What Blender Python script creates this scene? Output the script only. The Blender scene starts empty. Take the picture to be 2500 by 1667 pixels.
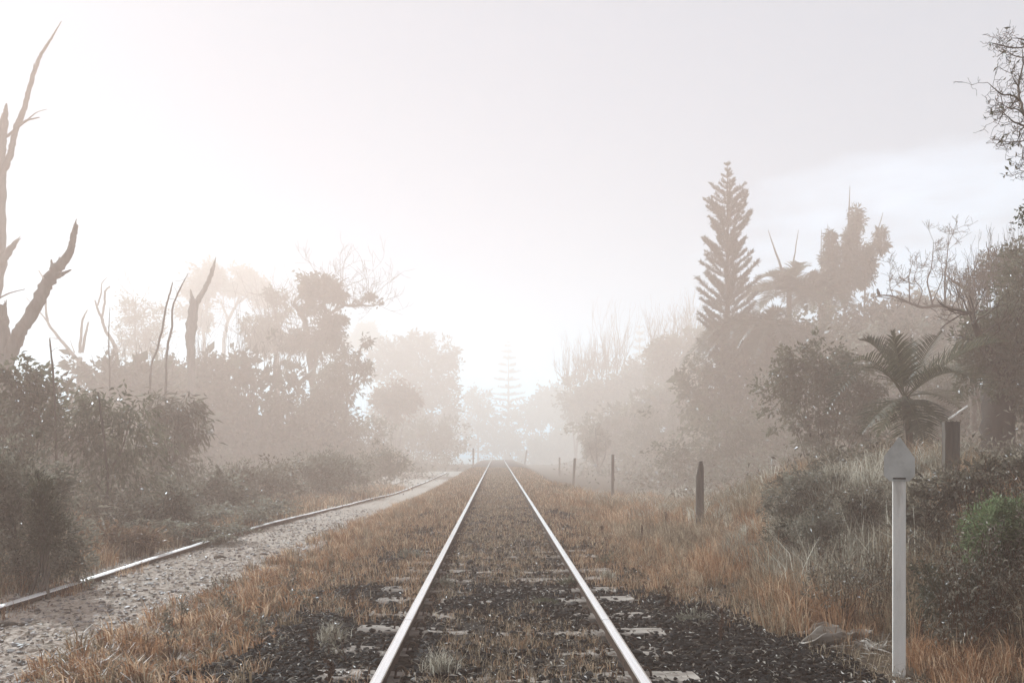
import bpy, math, random
import numpy as np
from mathutils import Vector

S = bpy.context.scene
R = math.radians
random.seed(7)
rng = np.random.default_rng(11)

# ------------------------------------------------------------------ camera
CAMZ, F, U0, V0 = 1.45, 1829.0, 1141.6, 1031.0
cam = bpy.data.cameras.new('camera'); cam_o = bpy.data.objects.new('camera', cam)
S.collection.objects.link(cam_o)
cam_o.location = (0, 0, CAMZ); cam_o.rotation_euler = (R(90), 0, 0)
cam.sensor_width = 36; cam.lens = 28
cam.shift_x = 0.01464; cam.shift_y = 0.105
cam.clip_start = 0.05; cam.clip_end = 2000
S.camera = cam_o

# ------------------------------------------------------------------ world + sun + exposure
SUN_AZ, SUN_EL = -40.0, 36.0
W = bpy.data.worlds.new("World"); S.world = W; W.use_nodes = True
nt = W.node_tree; nt.nodes.clear()
wo = nt.nodes.new('ShaderNodeOutputWorld'); bg = nt.nodes.new('ShaderNodeBackground')
sky = nt.nodes.new('ShaderNodeTexSky'); sky.sky_type = 'NISHITA'; sky.sun_disc = False
sky.sun_elevation = R(SUN_EL); sky.sun_rotation = R(SUN_AZ)
sky.air_density = 1.0; sky.dust_density = 4.0; sky.ozone_density = 1.0
bg.inputs['Strength'].default_value = 0.05
tc = nt.nodes.new('ShaderNodeTexCoord')
mp = nt.nodes.new('ShaderNodeMapping'); mp.inputs['Scale'].default_value = (2.2, 2.2, 7.0)
cn = nt.nodes.new('ShaderNodeTexNoise'); cn.inputs['Scale'].default_value = 2.0; cn.inputs['Detail'].default_value = 7
cn.inputs['Roughness'].default_value = 0.55
cr = nt.nodes.new('ShaderNodeValToRGB')
cr.color_ramp.elements[0].position = 0.30; cr.color_ramp.elements[0].color = (5.7, 6.5, 7.6, 1)
cr.color_ramp.elements[1].position = 0.48; cr.color_ramp.elements[1].color = (10.0, 10.8, 12.2, 1)
cm = nt.nodes.new('ShaderNodeMixRGB'); cm.inputs[0].default_value = .93
desat = nt.nodes.new('ShaderNodeHueSaturation'); desat.inputs['Saturation'].default_value = 0.45
L = nt.links.new
L(tc.outputs['Generated'], mp.inputs['Vector']); L(mp.outputs[0], cn.inputs['Vector'])
sep = nt.nodes.new('ShaderNodeSeparateXYZ'); L(tc.outputs['Generated'], sep.inputs[0])
mx_ = nt.nodes.new('ShaderNodeMapRange'); mx_.inputs['From Min'].default_value = .02; mx_.inputs['From Max'].default_value = .42; L(sep.outputs['X'], mx_.inputs['Value'])
mz_ = nt.nodes.new('ShaderNodeMapRange'); mz_.inputs['From Min'].default_value = .42; mz_.inputs['From Max'].default_value = .26; L(sep.outputs['Z'], mz_.inputs['Value'])
mm_ = nt.nodes.new('ShaderNodeMath'); mm_.operation = 'MULTIPLY'; L(mx_.outputs[0], mm_.inputs[0]); L(mz_.outputs[0], mm_.inputs[1])
m2_ = nt.nodes.new('ShaderNodeMath'); m2_.operation = 'MULTIPLY'; L(mm_.outputs[0], m2_.inputs[0]); L(cn.outputs['Fac'], m2_.inputs[1])
L(m2_.outputs[0], cr.inputs[0]); L(cr.outputs[0], cm.inputs[2])
L(sky.outputs[0], desat.inputs['Color']); L(desat.outputs[0], cm.inputs[1])
L(cm.outputs[0], bg.inputs['Color']); L(bg.outputs[0], wo.inputs['Surface'])

sun = bpy.data.lights.new('sun', 'SUN'); sun.energy = 5.0; sun.angle = R(0.6); sun.color = (1.0, 0.945, 0.925)
sun_o = bpy.data.objects.new('sun', sun); S.collection.objects.link(sun_o)
sd = Vector((math.sin(R(SUN_AZ))*math.cos(R(SUN_EL)), math.cos(R(SUN_AZ))*math.cos(R(SUN_EL)), math.sin(R(SUN_EL))))
sun_o.rotation_euler = sd.to_track_quat('Z', 'Y').to_euler(); sun_o.location = sd*60

S.view_settings.view_transform = 'Standard'; S.view_settings.look = 'None'
S.view_settings.gamma = 1; S.view_settings.exposure = 0.70
S.cycles.use_denoising = True
S.cycles.max_bounces = 5; S.cycles.diffuse_bounces = 2; S.cycles.glossy_bounces = 2
S.cycles.transmission_bounces = 3; S.cycles.volume_bounces = 1
S.cycles.sample_clamp_indirect = 4

# ------------------------------------------------------------------ haze
HAZE_DENSITY = 0.0124
HAZE_COLOR = (1.0, 0.735, 0.605, 1)
HAZE_G = 0.22

# ------------------------------------------------------------------ helpers
def sm(a, b, x):
    t = np.clip((np.asarray(x, float)-a)/(b-a), 0, 1); return t*t*(3-2*t)

def _h(ix, iy, s):
    v = np.sin(ix*127.1 + iy*311.7 + s*74.7)*43758.5453
    return v-np.floor(v)

def vnoise(x, y, s=0):
    x = np.asarray(x, float); y = np.asarray(y, float)
    ix = np.floor(x); iy = np.floor(y); fx = x-ix; fy = y-iy
    fx = fx*fx*(3-2*fx); fy = fy*fy*(3-2*fy)
    a = _h(ix, iy, s); b = _h(ix+1, iy, s); c = _h(ix, iy+1, s); d = _h(ix+1, iy+1, s)
    return (a*(1-fx)+b*fx)*(1-fy)+(c*(1-fx)+d*fx)*fy

def fbm(x, y, s=0, o=4):
    t = 0; a = .5
    for k in range(o):
        t = t + a*vnoise(x*2**k, y*2**k, s+k*3); a *= .5
    return t/(1-.5**o)

def zg(x, y):
    """height of the ground: track bed, lower left path, right hand bank, hills either side, a crest far off"""
    x = np.asarray(x, float); y = np.asarray(y, float)
    z = -0.04 - 3.0*sm(104, 170, y) + .072*(1-sm(1.5, 2.3, np.abs(x-.08)))
    z = z + sm(2.0, 3.1, -x)*(-.02-.50*sm(9, 40, y))
    z = z + sm(6.5, 11, -x)*.5 + sm(10, 45, -x)*3.0*sm(8, 25, y)
    z = z + sm(2.0, 4.2, x)*(-.62*sm(11, 34, y))
    z = z + sm(3.0, 5.6, x)*1.2*(1-sm(12, 21, y))*sm(2, 5, y)
    z = z + sm(6.5, 24, x)*4.5*sm(4, 22, y)
    z = z + .62*np.exp(-(((x-4.05)/.85)**2+((y-9.9)/.85)**2))
    off = sm(1.8, 3.0, np.abs(x-.08))*(.25+.75*sm(.4, 2.2, np.abs(x+4.9)))
    z = z + off*(.10*(fbm(x*.7, y*.7, 3)-.5)+.03*(fbm(x*4, y*4, 5)-.5))
    return z

def at(u, v, d):
    return np.array([(u-U0)*d/F, d, CAMZ-(v-V0)*d/F])

class MB:
    def __init__(s): s.v = []; s.q = []; s.t = []; s.n = 0; s.mi = []
    def add(s, V, Q, tint=None, mi=0):
        V = np.asarray(V, float).reshape(-1, 3); Q = np.asarray(Q, int).reshape(-1, 4)
        s.v.append(V); s.q.append(Q+s.n); s.n += len(V)
        s.t.append(np.full(len(Q), .5) if tint is None else np.broadcast_to(np.asarray(tint, float), (len(Q),)))
        s.mi.append(np.broadcast_to(np.asarray(mi, int), (len(Q),)))
    def build(s, name, mats, parent=None, loc=None, smooth=False):
        me = bpy.data.meshes.new(name)
        V = np.concatenate(s.v); Q = np.concatenate(s.q); T = np.concatenate(s.t); MI = np.concatenate(s.mi)
        if loc is not None: V = V-np.asarray(loc)
        tri = Q[:, 3] == Q[:, 2]
        nl = np.where(tri, 3, 4); st = np.concatenate([[0], np.cumsum(nl)[:-1]])
        keep = np.ones(Q.shape, bool); keep[tri, 3] = False
        lv = Q[keep]
        me.vertices.add(len(V)); me.vertices.foreach_set('co', V.astype(np.float32).ravel())
        me.loops.add(len(lv)); me.loops.foreach_set('vertex_index', lv.astype(np.int32))
        me.polygons.add(len(Q)); me.polygons.foreach_set('loop_start', st.astype(np.int32))
        try: me.polygons.foreach_set('loop_total', nl.astype(np.int32))
        except Exception: pass
        if not isinstance(mats, (list, tuple)): mats = [mats]
        for m in mats: me.materials.append(m)
        me.polygons.foreach_set('material_index', MI.astype(np.int32))
        me.polygons.foreach_set('use_smooth', np.full(len(Q), smooth))
        a = me.attributes.new('tint', 'FLOAT', 'FACE'); a.data.foreach_set('value', T.astype(np.float32))
        me.update(calc_edges=True); me.validate()
        o = bpy.data.objects.new(name, me); S.collection.objects.link(o)
        if loc is not None and parent is None: o.location = loc
        if parent is not None: o.parent = parent
        return o

def tag(o, label=None, cat=None, group=None, kind=None):
    for k, v in (('label', label), ('category', cat), ('group', group), ('kind', kind)):
        if v: o[k] = v
    return o

def thing(name, label, cat, loc, group=None):
    o = bpy.data.objects.new(name, None); S.collection.objects.link(o)
    o.location = [float(c) for c in loc]; o.empty_display_size = .2
    return tag(o, label, cat, group)

def tube(mb, P, Rr, sides=6, jit=0.0, tint=None, cap=True):
    P = np.asarray(P, float); n = len(P); Rr = np.asarray(Rr, float)
    T = np.gradient(P, axis=0); T /= (np.linalg.norm(T, axis=1)[:, None]+1e-9)
    ref = np.array([0, 1, 0.3]); ref = ref/np.linalg.norm(ref)
    A = np.cross(T, ref); A /= (np.linalg.norm(A, axis=1)[:, None]+1e-9); B = np.cross(T, A)
    th = np.arange(sides)/sides*2*np.pi
    rad = Rr[:, None]*(1+jit*rng.uniform(-1, 1, (n, sides)))
    V = P[:, None]+rad[..., None]*(np.cos(th)[None, :, None]*A[:, None]+np.sin(th)[None, :, None]*B[:, None])
    V = V.reshape(-1, 3)
    i = np.arange(n-1)[:, None]*sides; j = np.arange(sides)[None]; k = (j+1) % sides
    Q = np.stack([i+j, i+k, i+sides+k, i+sides+j], -1).reshape(-1, 4)
    mb.add(V, Q, tint)
    if cap:
        V2 = np.concatenate([V[-sides:], P[-1:]+T[-1:]*Rr[-1]*.4]); 
        mb.add(V2, [[j, (j+1) % sides, sides, sides] for j in range(sides)], tint)

def spline(P, k=4):
    """Catmull-Rom through rows of P"""
    P = np.asarray(P, float)
    if len(P) < 3: 
        t = np.linspace(0, 1, 2*k)[:, None]; return P[0]*(1-t)+P[-1]*t
    E = np.concatenate([[2*P[0]-P[1]], P, [2*P[-1]-P[-2]]]); out = []
    for i in range(1, len(E)-2):
        t = np.linspace(0, 1, k, endpoint=False)[:, None]
        a, b, c, d = E[i-1], E[i], E[i+1], E[i+2]
        out.append(.5*((2*b)+(-a+c)*t+(2*a-5*b+4*c-d)*t*t+(-a+3*b-3*c+d)*t**3))
    out.append(P[-1:]); return np.concatenate(out)

def leaves(mb, C, Ln, Wd, out=None, droop=.2, up=.6, tint=None, fold=.25):
    """one folded diamond leaf at every row of C"""
    C = np.asarray(C, float); n = len(C)
    D = rng.normal(size=(n, 3))
    if out is not None: D = D*.7+out
    D[:, 2] -= droop
    D /= np.linalg.norm(D, axis=1)[:, None]+1e-9
    N = rng.normal(size=(n, 3)); N[:, 2] += up
    Sd = np.cross(D, N); Sd /= np.linalg.norm(Sd, axis=1)[:, None]+1e-9
    Nn = np.cross(Sd, D)
    k = rng.uniform(.6, 1.35, n)[:, None]
    Lk = np.broadcast_to(np.asarray(Ln, float), (n,))[:, None]*k; Wk = np.broadcast_to(np.asarray(Wd, float), (n,))[:, None]*k
    mid = C+D*Lk*.42
    V = np.stack([C, mid+Sd*Wk*.5+Nn*Wk*fold, C+D*Lk-Nn*Lk*.08, mid-Sd*Wk*.5+Nn*Wk*fold], 1).reshape(-1, 3)
    mb.add(V, np.arange(4*n).reshape(n, 4), rng.random(n) if tint is None else tint)

def cloud(blobs, d, n, clump, lsz, rd=None):
    """leaf positions: clumps spread through ellipsoids given as (u, v, ru, rv[, weight[, ddepth]])"""
    w = np.array([b[2]*b[3]*(b[4] if len(b) > 4 else 1) for b in blobs], float); w /= w.sum()
    Ps, Os, Ts = [], [], []
    for b, wi in zip(blobs, w):
        ni = max(8, int(n*wi)); dd = d+(b[5] if len(b) > 5 else 0)
        c = at(b[0], b[1], dd); rx = b[2]*dd/F; rz = b[3]*dd/F; ry = rd if rd else .8*(rx+rz)/2
        k = max(3, int(ni/clump))
        q = rng.normal(size=(k, 3)); q /= np.linalg.norm(q, axis=1)[:, None]
        q *= (rng.random(k)**.45*np.exp(rng.normal(0, .17, k))*np.where(rng.random(k) < .07, rng.uniform(1.1, 1.4, k), 1))[:, None]
        cc = q*np.array([rx, ry, rz])
        idx = rng.integers(0, k, ni)
        cr_ = np.minimum(rx, rz)*.17+lsz*.75
        P = c+cc[idx]+rng.normal(size=(ni, 3))*cr_*rng.uniform(.35, 1.0, k)[idx][:, None]*.75
        o = P-c; o /= np.linalg.norm(o, axis=1)[:, None]+1e-9
        Ps.append(P); Os.append(o); Ts.append(np.clip(rng.random(k)[idx]*.7+rng.random(ni)*.3, 0, 1))
    return np.concatenate(Ps), np.concatenate(Os), np.concatenate(Ts)

def twigs(mb, p, dirv, length, rad, depth, spread=.6, up=.25, nkid=(2, 4), wob=.18, tips=None, minr=.002, sides=4):
    """recursive bare branch"""
    n = 5; P = [np.array(p, float)]; dv = np.array(dirv, float); dv /= np.linalg.norm(dv)
    for i in range(n-1):
        dv = dv+rng.normal(size=3)*wob; dv[2] += up*.25; dv /= np.linalg.norm(dv)
        P.append(P[-1]+dv*length/(n-1))
    P = np.array(P); Rr = np.linspace(rad, max(minr, rad*.5), n)
    tube(mb, P, Rr, sides, cap=False)
    if tips is not None and depth <= 1: tips.append(P[-1]); tips.append(P[-2])
    if depth > 0:
        for k in range(rng.integers(nkid[0], nkid[1]+1)):
            i = rng.integers(1, n)
            nd = dv+rng.normal(size=3)*spread; nd[2] += up
            twigs(mb, P[i], nd, length*rng.uniform(.5, .8), max(minr, Rr[i]*.62), depth-1, spread, up, nkid, wob, tips, minr, sides)

def limb(mb, pts, d, sides=7, jit=.12, dy=0.3, k=4, rough=.25):
    """limb traced by (u, v, width in px[, depth offset]) at depth d, roughened"""
    A = []
    dd = 0
    for p in pts:
        off = p[3] if len(p) > 3 else dd
        q = at(p[0], p[1], d+off); A.append([q[0], q[1], q[2], p[2]*.5*(d+off)/F])
        dd += random.uniform(-dy, dy)
    A = spline(A, k); A[:, 3] = np.maximum(A[:, 3], .0015)
    A[1:-1, :3] += rng.normal(size=(len(A)-2, 3))*A[1:-1, 3:4]*rough
    tube(mb, A[:, :3], A[:, 3], sides, jit)
    return A

def D(d):
    '''how far off a thing traced at nominal depth d really stands'''
    if d <= 12: return d
    if d <= 25: return 12+(d-12)*3.7
    if d <= 45: return 60+(d-25)*1.3
    return min(86+(d-45)*3.0, 168)

def ground_pt(u, d, sink=.15):
    x = (u-U0)*d/F; return np.array([x, d, float(zg(x, d))-sink])

# ------------------------------------------------------------------ materials
def mat(name):
    m = bpy.data.materials.new(name); m.use_nodes = True; n = m.node_tree
    return m, n, n.nodes['Principled BSDF'], n.links.new

def ramp(n, pts):
    r = n.nodes.new('ShaderNodeValToRGB')
    while len(r.color_ramp.elements) < len(pts): r.color_ramp.elements.new(.5)
    for e, (p, c) in zip(r.color_ramp.elements, pts):
        e.position = p; e.color = (*c, 1)
    return r

def noise(n, sc, det=4, rough=.55, coord='Object', stretch=None):
    t = n.nodes.new('ShaderNodeTexCoord'); x = n.nodes.new('ShaderNodeTexNoise')
    x.inputs['Scale'].default_value = sc; x.inputs['Detail'].default_value = det; x.inputs['Roughness'].default_value = rough
    if stretch:
        m = n.nodes.new('ShaderNodeMapping'); m.inputs['Scale'].default_value = stretch
        n.links.new(t.outputs[coord], m.inputs[0]); n.links.new(m.outputs[0], x.inputs['Vector'])
    else: n.links.new(t.outputs[coord], x.inputs['Vector'])
    return x

def leafmat(name, c0, c1, c2, rough=.42, transl=.42, spec=.5):
    m, n, p, l = mat(name)
    a = n.nodes.new('ShaderNodeAttribute'); a.attribute_name = 'tint'
    r = ramp(n, [(0, c0), (.55, c1), (1, c2)]); l(a.outputs['Fac'], r.inputs[0])
    l(r.outputs[0], p.inputs['Base Color']); p.inputs['Roughness'].default_value = rough
    p.inputs['Specular IOR Level'].default_value = spec
    t = n.nodes.new('ShaderNodeBsdfTranslucent'); l(r.outputs[0], t.inputs['Color'])
    mx = n.nodes.new('ShaderNodeMixShader'); mx.inputs[0].default_value = transl
    l(p.outputs[0], mx.inputs[1]); l(t.outputs[0], mx.inputs[2]); l(mx.outputs[0], n.nodes['Material Output'].inputs[0])
    return m

def noisemat(name, pts, sc=8, rough=.8, bump=.0, bsc=30, metal=0, stretch=None, det=5):
    m, n, p, l = mat(name)
    x = noise(n, sc, det, .6, 'Object', stretch); r = ramp(n, pts); l(x.outputs['Fac'], r.inputs[0]); l(r.outputs[0], p.inputs['Base Color'])
    p.inputs['Roughness'].default_value = rough; p.inputs['Metallic'].default_value = metal; p.inputs['Specular IOR Level'].default_value = .12 if rough > .65 else .4
    if bump:
        y = noise(n, bsc, 4, .6, 'Object', stretch); b = n.nodes.new('ShaderNodeBump')
        b.inputs['Strength'].default_value = bump; b.inputs['Distance'].default_value = .02
        l(y.outputs['Fac'], b.inputs['Height']); l(b.outputs[0], p.inputs['Normal'])
    return m

M = {}
M['bark'] = noisemat('bark', [(.3, (.055, .045, .036)), (.7, (.13, .11, .09))], 6, .9, .6, 22, stretch=(1, 1, .25))
M['bark_dark'] = noisemat('dark_bark', [(.3, (.022, .019, .015)), (.7, (.060, .052, .043))], 6, .9, .7, 22, stretch=(1, 1, .25))
M['deadwood'] = noisemat('dead_wood', [(.3, (.10, .085, .07)), (.7, (.22, .19, .16))], 5, .85, .6, 25, stretch=(1, 1, .2))
M['twig'] = noisemat('twig_bark', [(.3, (.07, .055, .045)), (.7, (.14, .115, .09))], 9, .85)
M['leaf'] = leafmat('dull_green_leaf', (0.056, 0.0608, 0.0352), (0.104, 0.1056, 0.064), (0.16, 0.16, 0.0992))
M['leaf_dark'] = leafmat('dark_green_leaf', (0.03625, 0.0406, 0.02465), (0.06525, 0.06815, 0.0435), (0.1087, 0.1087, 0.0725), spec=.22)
M['leaf_gloss'] = leafmat('glossy_green_leaf', (0.068, 0.0731, 0.0442), (0.1156, 0.119, 0.0731), (0.187, 0.187, 0.1275), .34, .42, .6)
M['leaf_pale'] = leafmat('grey_green_leaf', (.09, .085, .062), (.17, .158, .118), (.33, .31, .245), .4, .45, spec=.4)
M['leaf_brown'] = leafmat('brownish_leaf', (.062, .055, .038), (.135, .118, .084), (.28, .25, .195), .38, .45, spec=.35)
M['leaf_rust'] = leafmat('rusty_leaf', (.10, .06, .035), (.16, .10, .06), (.22, .15, .09))
M['leaf_fresh'] = leafmat('fresh_green_leaf', (.06, .09, .036), (.15, .205, .088), (.29, .36, .19), .45, .45)
M['needle'] = leafmat('pine_needle', (0.027, 0.0288, 0.018), (0.045, 0.0468, 0.0306), (0.072, 0.072, 0.0495))
M['frond'] = leafmat('palm_leaflet', (0.06, 0.063, 0.039), (0.0975, 0.0975, 0.06), (0.15, 0.1425, 0.09), .42, .42, .4)
M['fern'] = leafmat('pale_fern', (.10, .095, .068), (.17, .165, .125), (.28, .27, .21), .6, .45, .3)
M['dry'] = leafmat('dry_orange_grass', (.072, .035, .017), (.31, .157, .078), (.63, .46, .31), .45, .5, spec=.22)
M['dun'] = leafmat('dun_grass', (.055, .040, .024), (.20, .142, .086), (.48, .38, .27), .45, .45, spec=.22)
M['palegrass'] = leafmat('long_pale_grass', (.07, .06, .042), (.28, .245, .185), (.64, .58, .48), .38, .5, spec=.25)
M['litter'] = leafmat('litter_and_glints', (.10, .075, .05), (.27, .23, .18), (.48, .44, .38), .5, .15)
M['stone'] = leafmat('ballast_stone', (.004, .0037, .0034), (.008, .0073, .0066), (.026, .023, .020), .75, 0.0, .07)
M['pebble'] = leafmat('path_pebble', (.07, .06, .05), (.22, .19, .17), (.36, .32, .29), .6, 0.0)
M['post'] = noisemat('weathered_timber', [(.3, (.075, .065, .055)), (.7, (.17, .15, .125))], 10, .9, .7, 30, stretch=(1, 1, .12))
M['sleeper'] = noisemat('sleeper_timber', [(.3, (.11, .09, .072)), (.7, (.36, .31, .265))], 9, .75, .8, 30, stretch=(.12, 1, 1))
M['rust'] = noisemat('rust', [(.3, (.022, .014, .010)), (.7, (.085, .050, .033))], 14, .7, .4, 60)
M['stem_rust'] = noisemat('rusty_weed_stem', [(.3, (.05, .025, .014)), (.7, (.10, .05, .028))], 20, .8)
M['sign'] = noisemat('grey_painted_board', [(.25, (.22, .215, .195)), (.55, (.46, .45, .415)), (.8, (.52, .51, .475))], 6, .6, .15, 40)
M['signpost'] = noisemat('pale_painted_post', [(.28, (.40, .37, .32)), (.42, (.70, .665, .61)), (.7, (.85, .815, .76))], 7, .7, .4, 60, stretch=(1, 1, .16))
M['dark'] = noisemat('dark_slot', [(.3, (.01, .01, .01)), (.7, (.02, .02, .02))], 9, .8)
M['sheath'] = noisemat('dry_palm_sheath', [(.3, (.15, .125, .10)), (.7, (.42, .37, .31))], 7, .5, .5, 30, stretch=(.2, 1, 1))
M['bird'] = noisemat('dark_plumage', [(.35, (.02, .02, .02)), (.65, (.06, .055, .05))], 12, .6)

m, n, p, l = mat('polished_steel')
x = noise(n, 5, 5, .6, 'Object', (12, .5, 12)); r = ramp(n, [(.3, (.90, .885, .88)), (.7, (.98, .975, .97))])
l(x.outputs['Fac'], r.inputs[0]); l(r.outputs[0], p.inputs['Base Color']); p.inputs['Metallic'].default_value = .95
r2 = ramp(n, [(.3, (.26, .26, .26)), (.7, (.16, .16, .16))]); l(x.outputs['Fac'], r2.inputs[0]); l(r2.outputs[0], p.inputs['Roughness'])
M['steel'] = m
M['dull_steel'] = noisemat('dull_worn_steel', [(.3, (.62, .58, .55)), (.7, (.86, .83, .80))], 6, .42, .1, 40, .35, (8, .5, 8))

def groundmat():
    m, n, p, l = mat('ground_soil')
    x1 = noise(n, 3.5, 6, .65); x2 = noise(n, 38, 5, .65)
    a = ramp(n, [(.3, (.055, .042, .030)), (.6, (.12, .085, .055)), (.8, (.20, .14, .09))]); l(x1.outputs['Fac'], a.inputs[0])
    b = ramp(n, [(.3, (.45, .45, .45)), (.7, (1.2, 1.2, 1.2))]); l(x2.outputs['Fac'], b.inputs[0])
    mm = n.nodes.new('ShaderNodeMixRGB'); mm.blend_type = 'MULTIPLY'; mm.inputs[0].default_value = 1
    l(a.outputs[0], mm.inputs[1]); l(b.outputs[0], mm.inputs[2]); l(mm.outputs[0], p.inputs['Base Color'])
    p.inputs['Roughness'].default_value = .95; p.inputs['Specular IOR Level'].default_value = .1
    bp = n.nodes.new('ShaderNodeBump'); bp.inputs['Strength'].default_value = .8; bp.inputs['Distance'].default_value = .03
    l(x2.outputs['Fac'], bp.inputs['Height']); l(bp.outputs[0], p.inputs['Normal'])
    return m
M['ground'] = groundmat()

def ballastmat():
    m, n, p, l = mat('ballast_bed')
    t = n.nodes.new('ShaderNodeTexCoord'); v = n.nodes.new('ShaderNodeTexVoronoi'); v.inputs['Scale'].default_value = 22
    l(t.outputs['Object'], v.inputs['Vector'])
    x = noise(n, 1.6, 5, .6)
    a = ramp(n, [(.34, (.010, .009, .008)), (.54, (.032, .024, .018)), (.76, (.12, .085, .056))]); l(x.outputs['Fac'], a.inputs[0])
    l(a.outputs[0], p.inputs['Base Color']); p.inputs['Roughness'].default_value = .9; p.inputs['Specular IOR Level'].default_value = .1
    bp = n.nodes.new('ShaderNodeBump'); bp.inputs['Strength'].default_value = 1; bp.inputs['Distance'].default_value = .03; bp.invert = True
    l(v.outputs['Distance'], bp.inputs['Height']); l(bp.outputs[0], p.inputs['Normal'])
    return m
M['bed'] = ballastmat()
M['path'] = noisemat('gravel_path', [(.25, (.15, .118, .09)), (.5, (.36, .295, .24)), (.75, (.53, .45, .385))], 22, .85, .6, 60, det=7)

# ------------------------------------------------------------------ ground, track bed, path
def sheet(name, xs, ys, zf, m, kind='structure', smooth=True):
    xs = np.asarray(xs, float); ys = np.asarray(ys, float)
    if xs.ndim == 1: xs = np.broadcast_to(xs, (len(ys), len(xs)))
    Y = np.broadcast_to(ys[:, None], xs.shape); Z = zf(xs, Y)
    nx, ny = xs.shape[1], xs.shape[0]
    i = np.arange(ny-1)[:, None]*nx; j = np.arange(nx-1)[None]
    Q = np.stack([i+j, i+j+1, i+nx+j+1, i+nx+j], -1).reshape(-1, 4)
    mb = MB(); mb.add(np.stack([xs, Y, Z], -1).reshape(-1, 3), Q)
    return tag(mb.build(name, m, smooth=smooth), kind=kind)

def under(x, y): return .06*sm(8.2, 7.4, -x)*sm(2.5, 2.0, x)*(1-sm(70, 76, y))
gx = np.sinh(np.linspace(-5.2, 5.2, 300))*3.2; gy = np.concatenate([np.linspace(-18, 2, 12), 2+np.sinh(np.linspace(.02, 5.2, 330))*4.5])
sheet('ground', gx, gy, lambda x, y: zg(x, y)-under(x, y), M['ground'])

by = np.concatenate([np.arange(-8, 3, .5), np.arange(3, 16, .05), np.arange(16, 112, .4)])
bl = -2.0+.30*(fbm(by*.6, by*0, 1)-.5); br = 2.15+.5*(fbm(by*.5, by*0, 2)-.5)
t_ = np.linspace(0, 1, 60)[None]
sheet('track_bed', bl[:, None]*(1-t_)+br[:, None]*t_, by,
      lambda x, y: zg(x, y)+.004+.022*(fbm(x*9, y*9, 8, 3)-.5), M['bed'])

py = np.concatenate([np.arange(-8, 4, .3), np.arange(4, 12, .03), np.arange(12, 24, .07), np.arange(24, 72, .5)])
pl = -7.6+.6*(fbm(py*.4, py*0, 21)-.5); pr = -2.75+.6*(fbm(py*.5, py*0, 22)-.5)
t_ = np.linspace(0, 1, 170)[None]
def pathz(x, y):
    f = np.clip(1.25-np.abs(y-9)/40, .3, 1)
    a = fbm(x*2.6, y*3.4, 31, 4)-.5; b = 1-np.abs(2*fbm(x*8, y*17, 37, 3)-1)
    return zg(x, y)+.012+f*(.045*a+.040*(b-.6)+.018*(vnoise(x*26, y*40, 41)-.5))
sheet('gravel_path', pl[:, None]*(1-t_)+pr[:, None]*t_, py, pathz, M['path'], smooth=False)

# ------------------------------------------------------------------ tracks
PROF = [(-.062, 0), (-.062, .011), (-.014, .026), (-.008, .04), (-.008, .112), (-.033, .124), (-.035, .130), (-.035, .150), (-.030, .158), (-.018, .1615),
        (.018, .1615), (.030, .158), (.035, .150), (.035, .130), (.033, .124), (.008, .112), (.008, .04), (.014, .026), (.062, .011), (.062, 0)]
def rail_mesh(xf, y0, y1, zf, seg=13.4, first=6.03, step=1.0, ws=1.0):
    mb = MB(); npf = len(PROF); cuts = [y0]
    y = first
    while y < y1: 
        if y > y0: cuts.append(y)
        y += seg
    cuts.append(y1)
    for a, b in zip(cuts[:-1], cuts[1:]):
        ys = np.linspace(a+.004, b-.004, max(2, int((b-a)/step)+1))
        V = []
        for yy in ys:
            xx = float(xf(yy)); zz = float(zf(yy))
            V += [(xx+p[0]*ws, yy, zz+p[1]) for p in PROF]
        Q, mi = [], []
        for i in range(len(ys)-1):
            for j in range(npf):
                k = (j+1) % npf
                Q.append((i*npf+j, i*npf+k, (i+1)*npf+k, (i+1)*npf+j)); mi.append(1 if j in (7, 8, 9, 10, 11) else 0)
        mb.add(V, Q, None, mi)
    return mb

track = thing('railway_track', 'disused railway track with two shiny straight rails on half buried timber sleepers', 'railway track', (0.077, 0, 0))
tl = np.array([0.077, 0, 0.])
def tz(y): return -3.0*sm(104, 170, y)
for xr in (-.676, .829):
    rail_mesh(lambda y: xr, -6, 128, tz).build('rail', [M['rust'], M['steel']], track, tl)

def sleeper_mesh(seed):
    g = np.random.default_rng(seed); nx, L_, Wd, H = 18, 2.35, .225, .13
    xs = np.linspace(-L_/2, L_/2, nx); mb = MB(); V = []
    for i, x in enumerate(xs):
        e = .012*(1 if 0 < i < nx-1 else 2)
        sag = -.014*np.cos(x/L_*6)+g.normal()*.003
        for (yy, zz) in ((-Wd/2, -H), (-Wd/2, -.012), (-Wd/2+.014, 0), (-.04, .004), (.04, -.004), (Wd/2-.014, 0), (Wd/2, -.012), (Wd/2, -H)):
            V.append((x+g.normal()*e*.4, yy+g.normal()*e*.35, zz+sag+g.normal()*.0035))
    Q = [(i*8+j, i*8+(j+1) % 8, (i+1)*8+(j+1) % 8, (i+1)*8+j) for i in range(nx-1) for j in range(8)]
    for b in (0, (nx-1)*8): Q += [(b+0, b+1, b+6, b+7), (b+1, b+2, b+5, b+6), (b+2, b+3, b+4, b+5)]
    mb.add(V, Q); return mb
protos = []
for k in range(4):
    o = sleeper_mesh(50+k).build('sleeper', M['sleeper'], track); protos.append(o.data)
    if k: bpy.data.objects.remove(o)
    else: s0 = o
mbc = MB(); th = np.linspace(0, np.pi, 9)
tube(mbc, np.stack([.034*np.cos(th), 0*th, .012+.055*np.sin(th)], 1), [.0075]*9, 6)
tube(mbc, [(.034, 0, .012), (.034, .05, .012), (0, .06, .018)], [.0075]*3, 6); tube(mbc, [(-.034, 0, .012), (-.034, .02, .0)], [.0075]*2, 6)
clip0 = None
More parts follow.
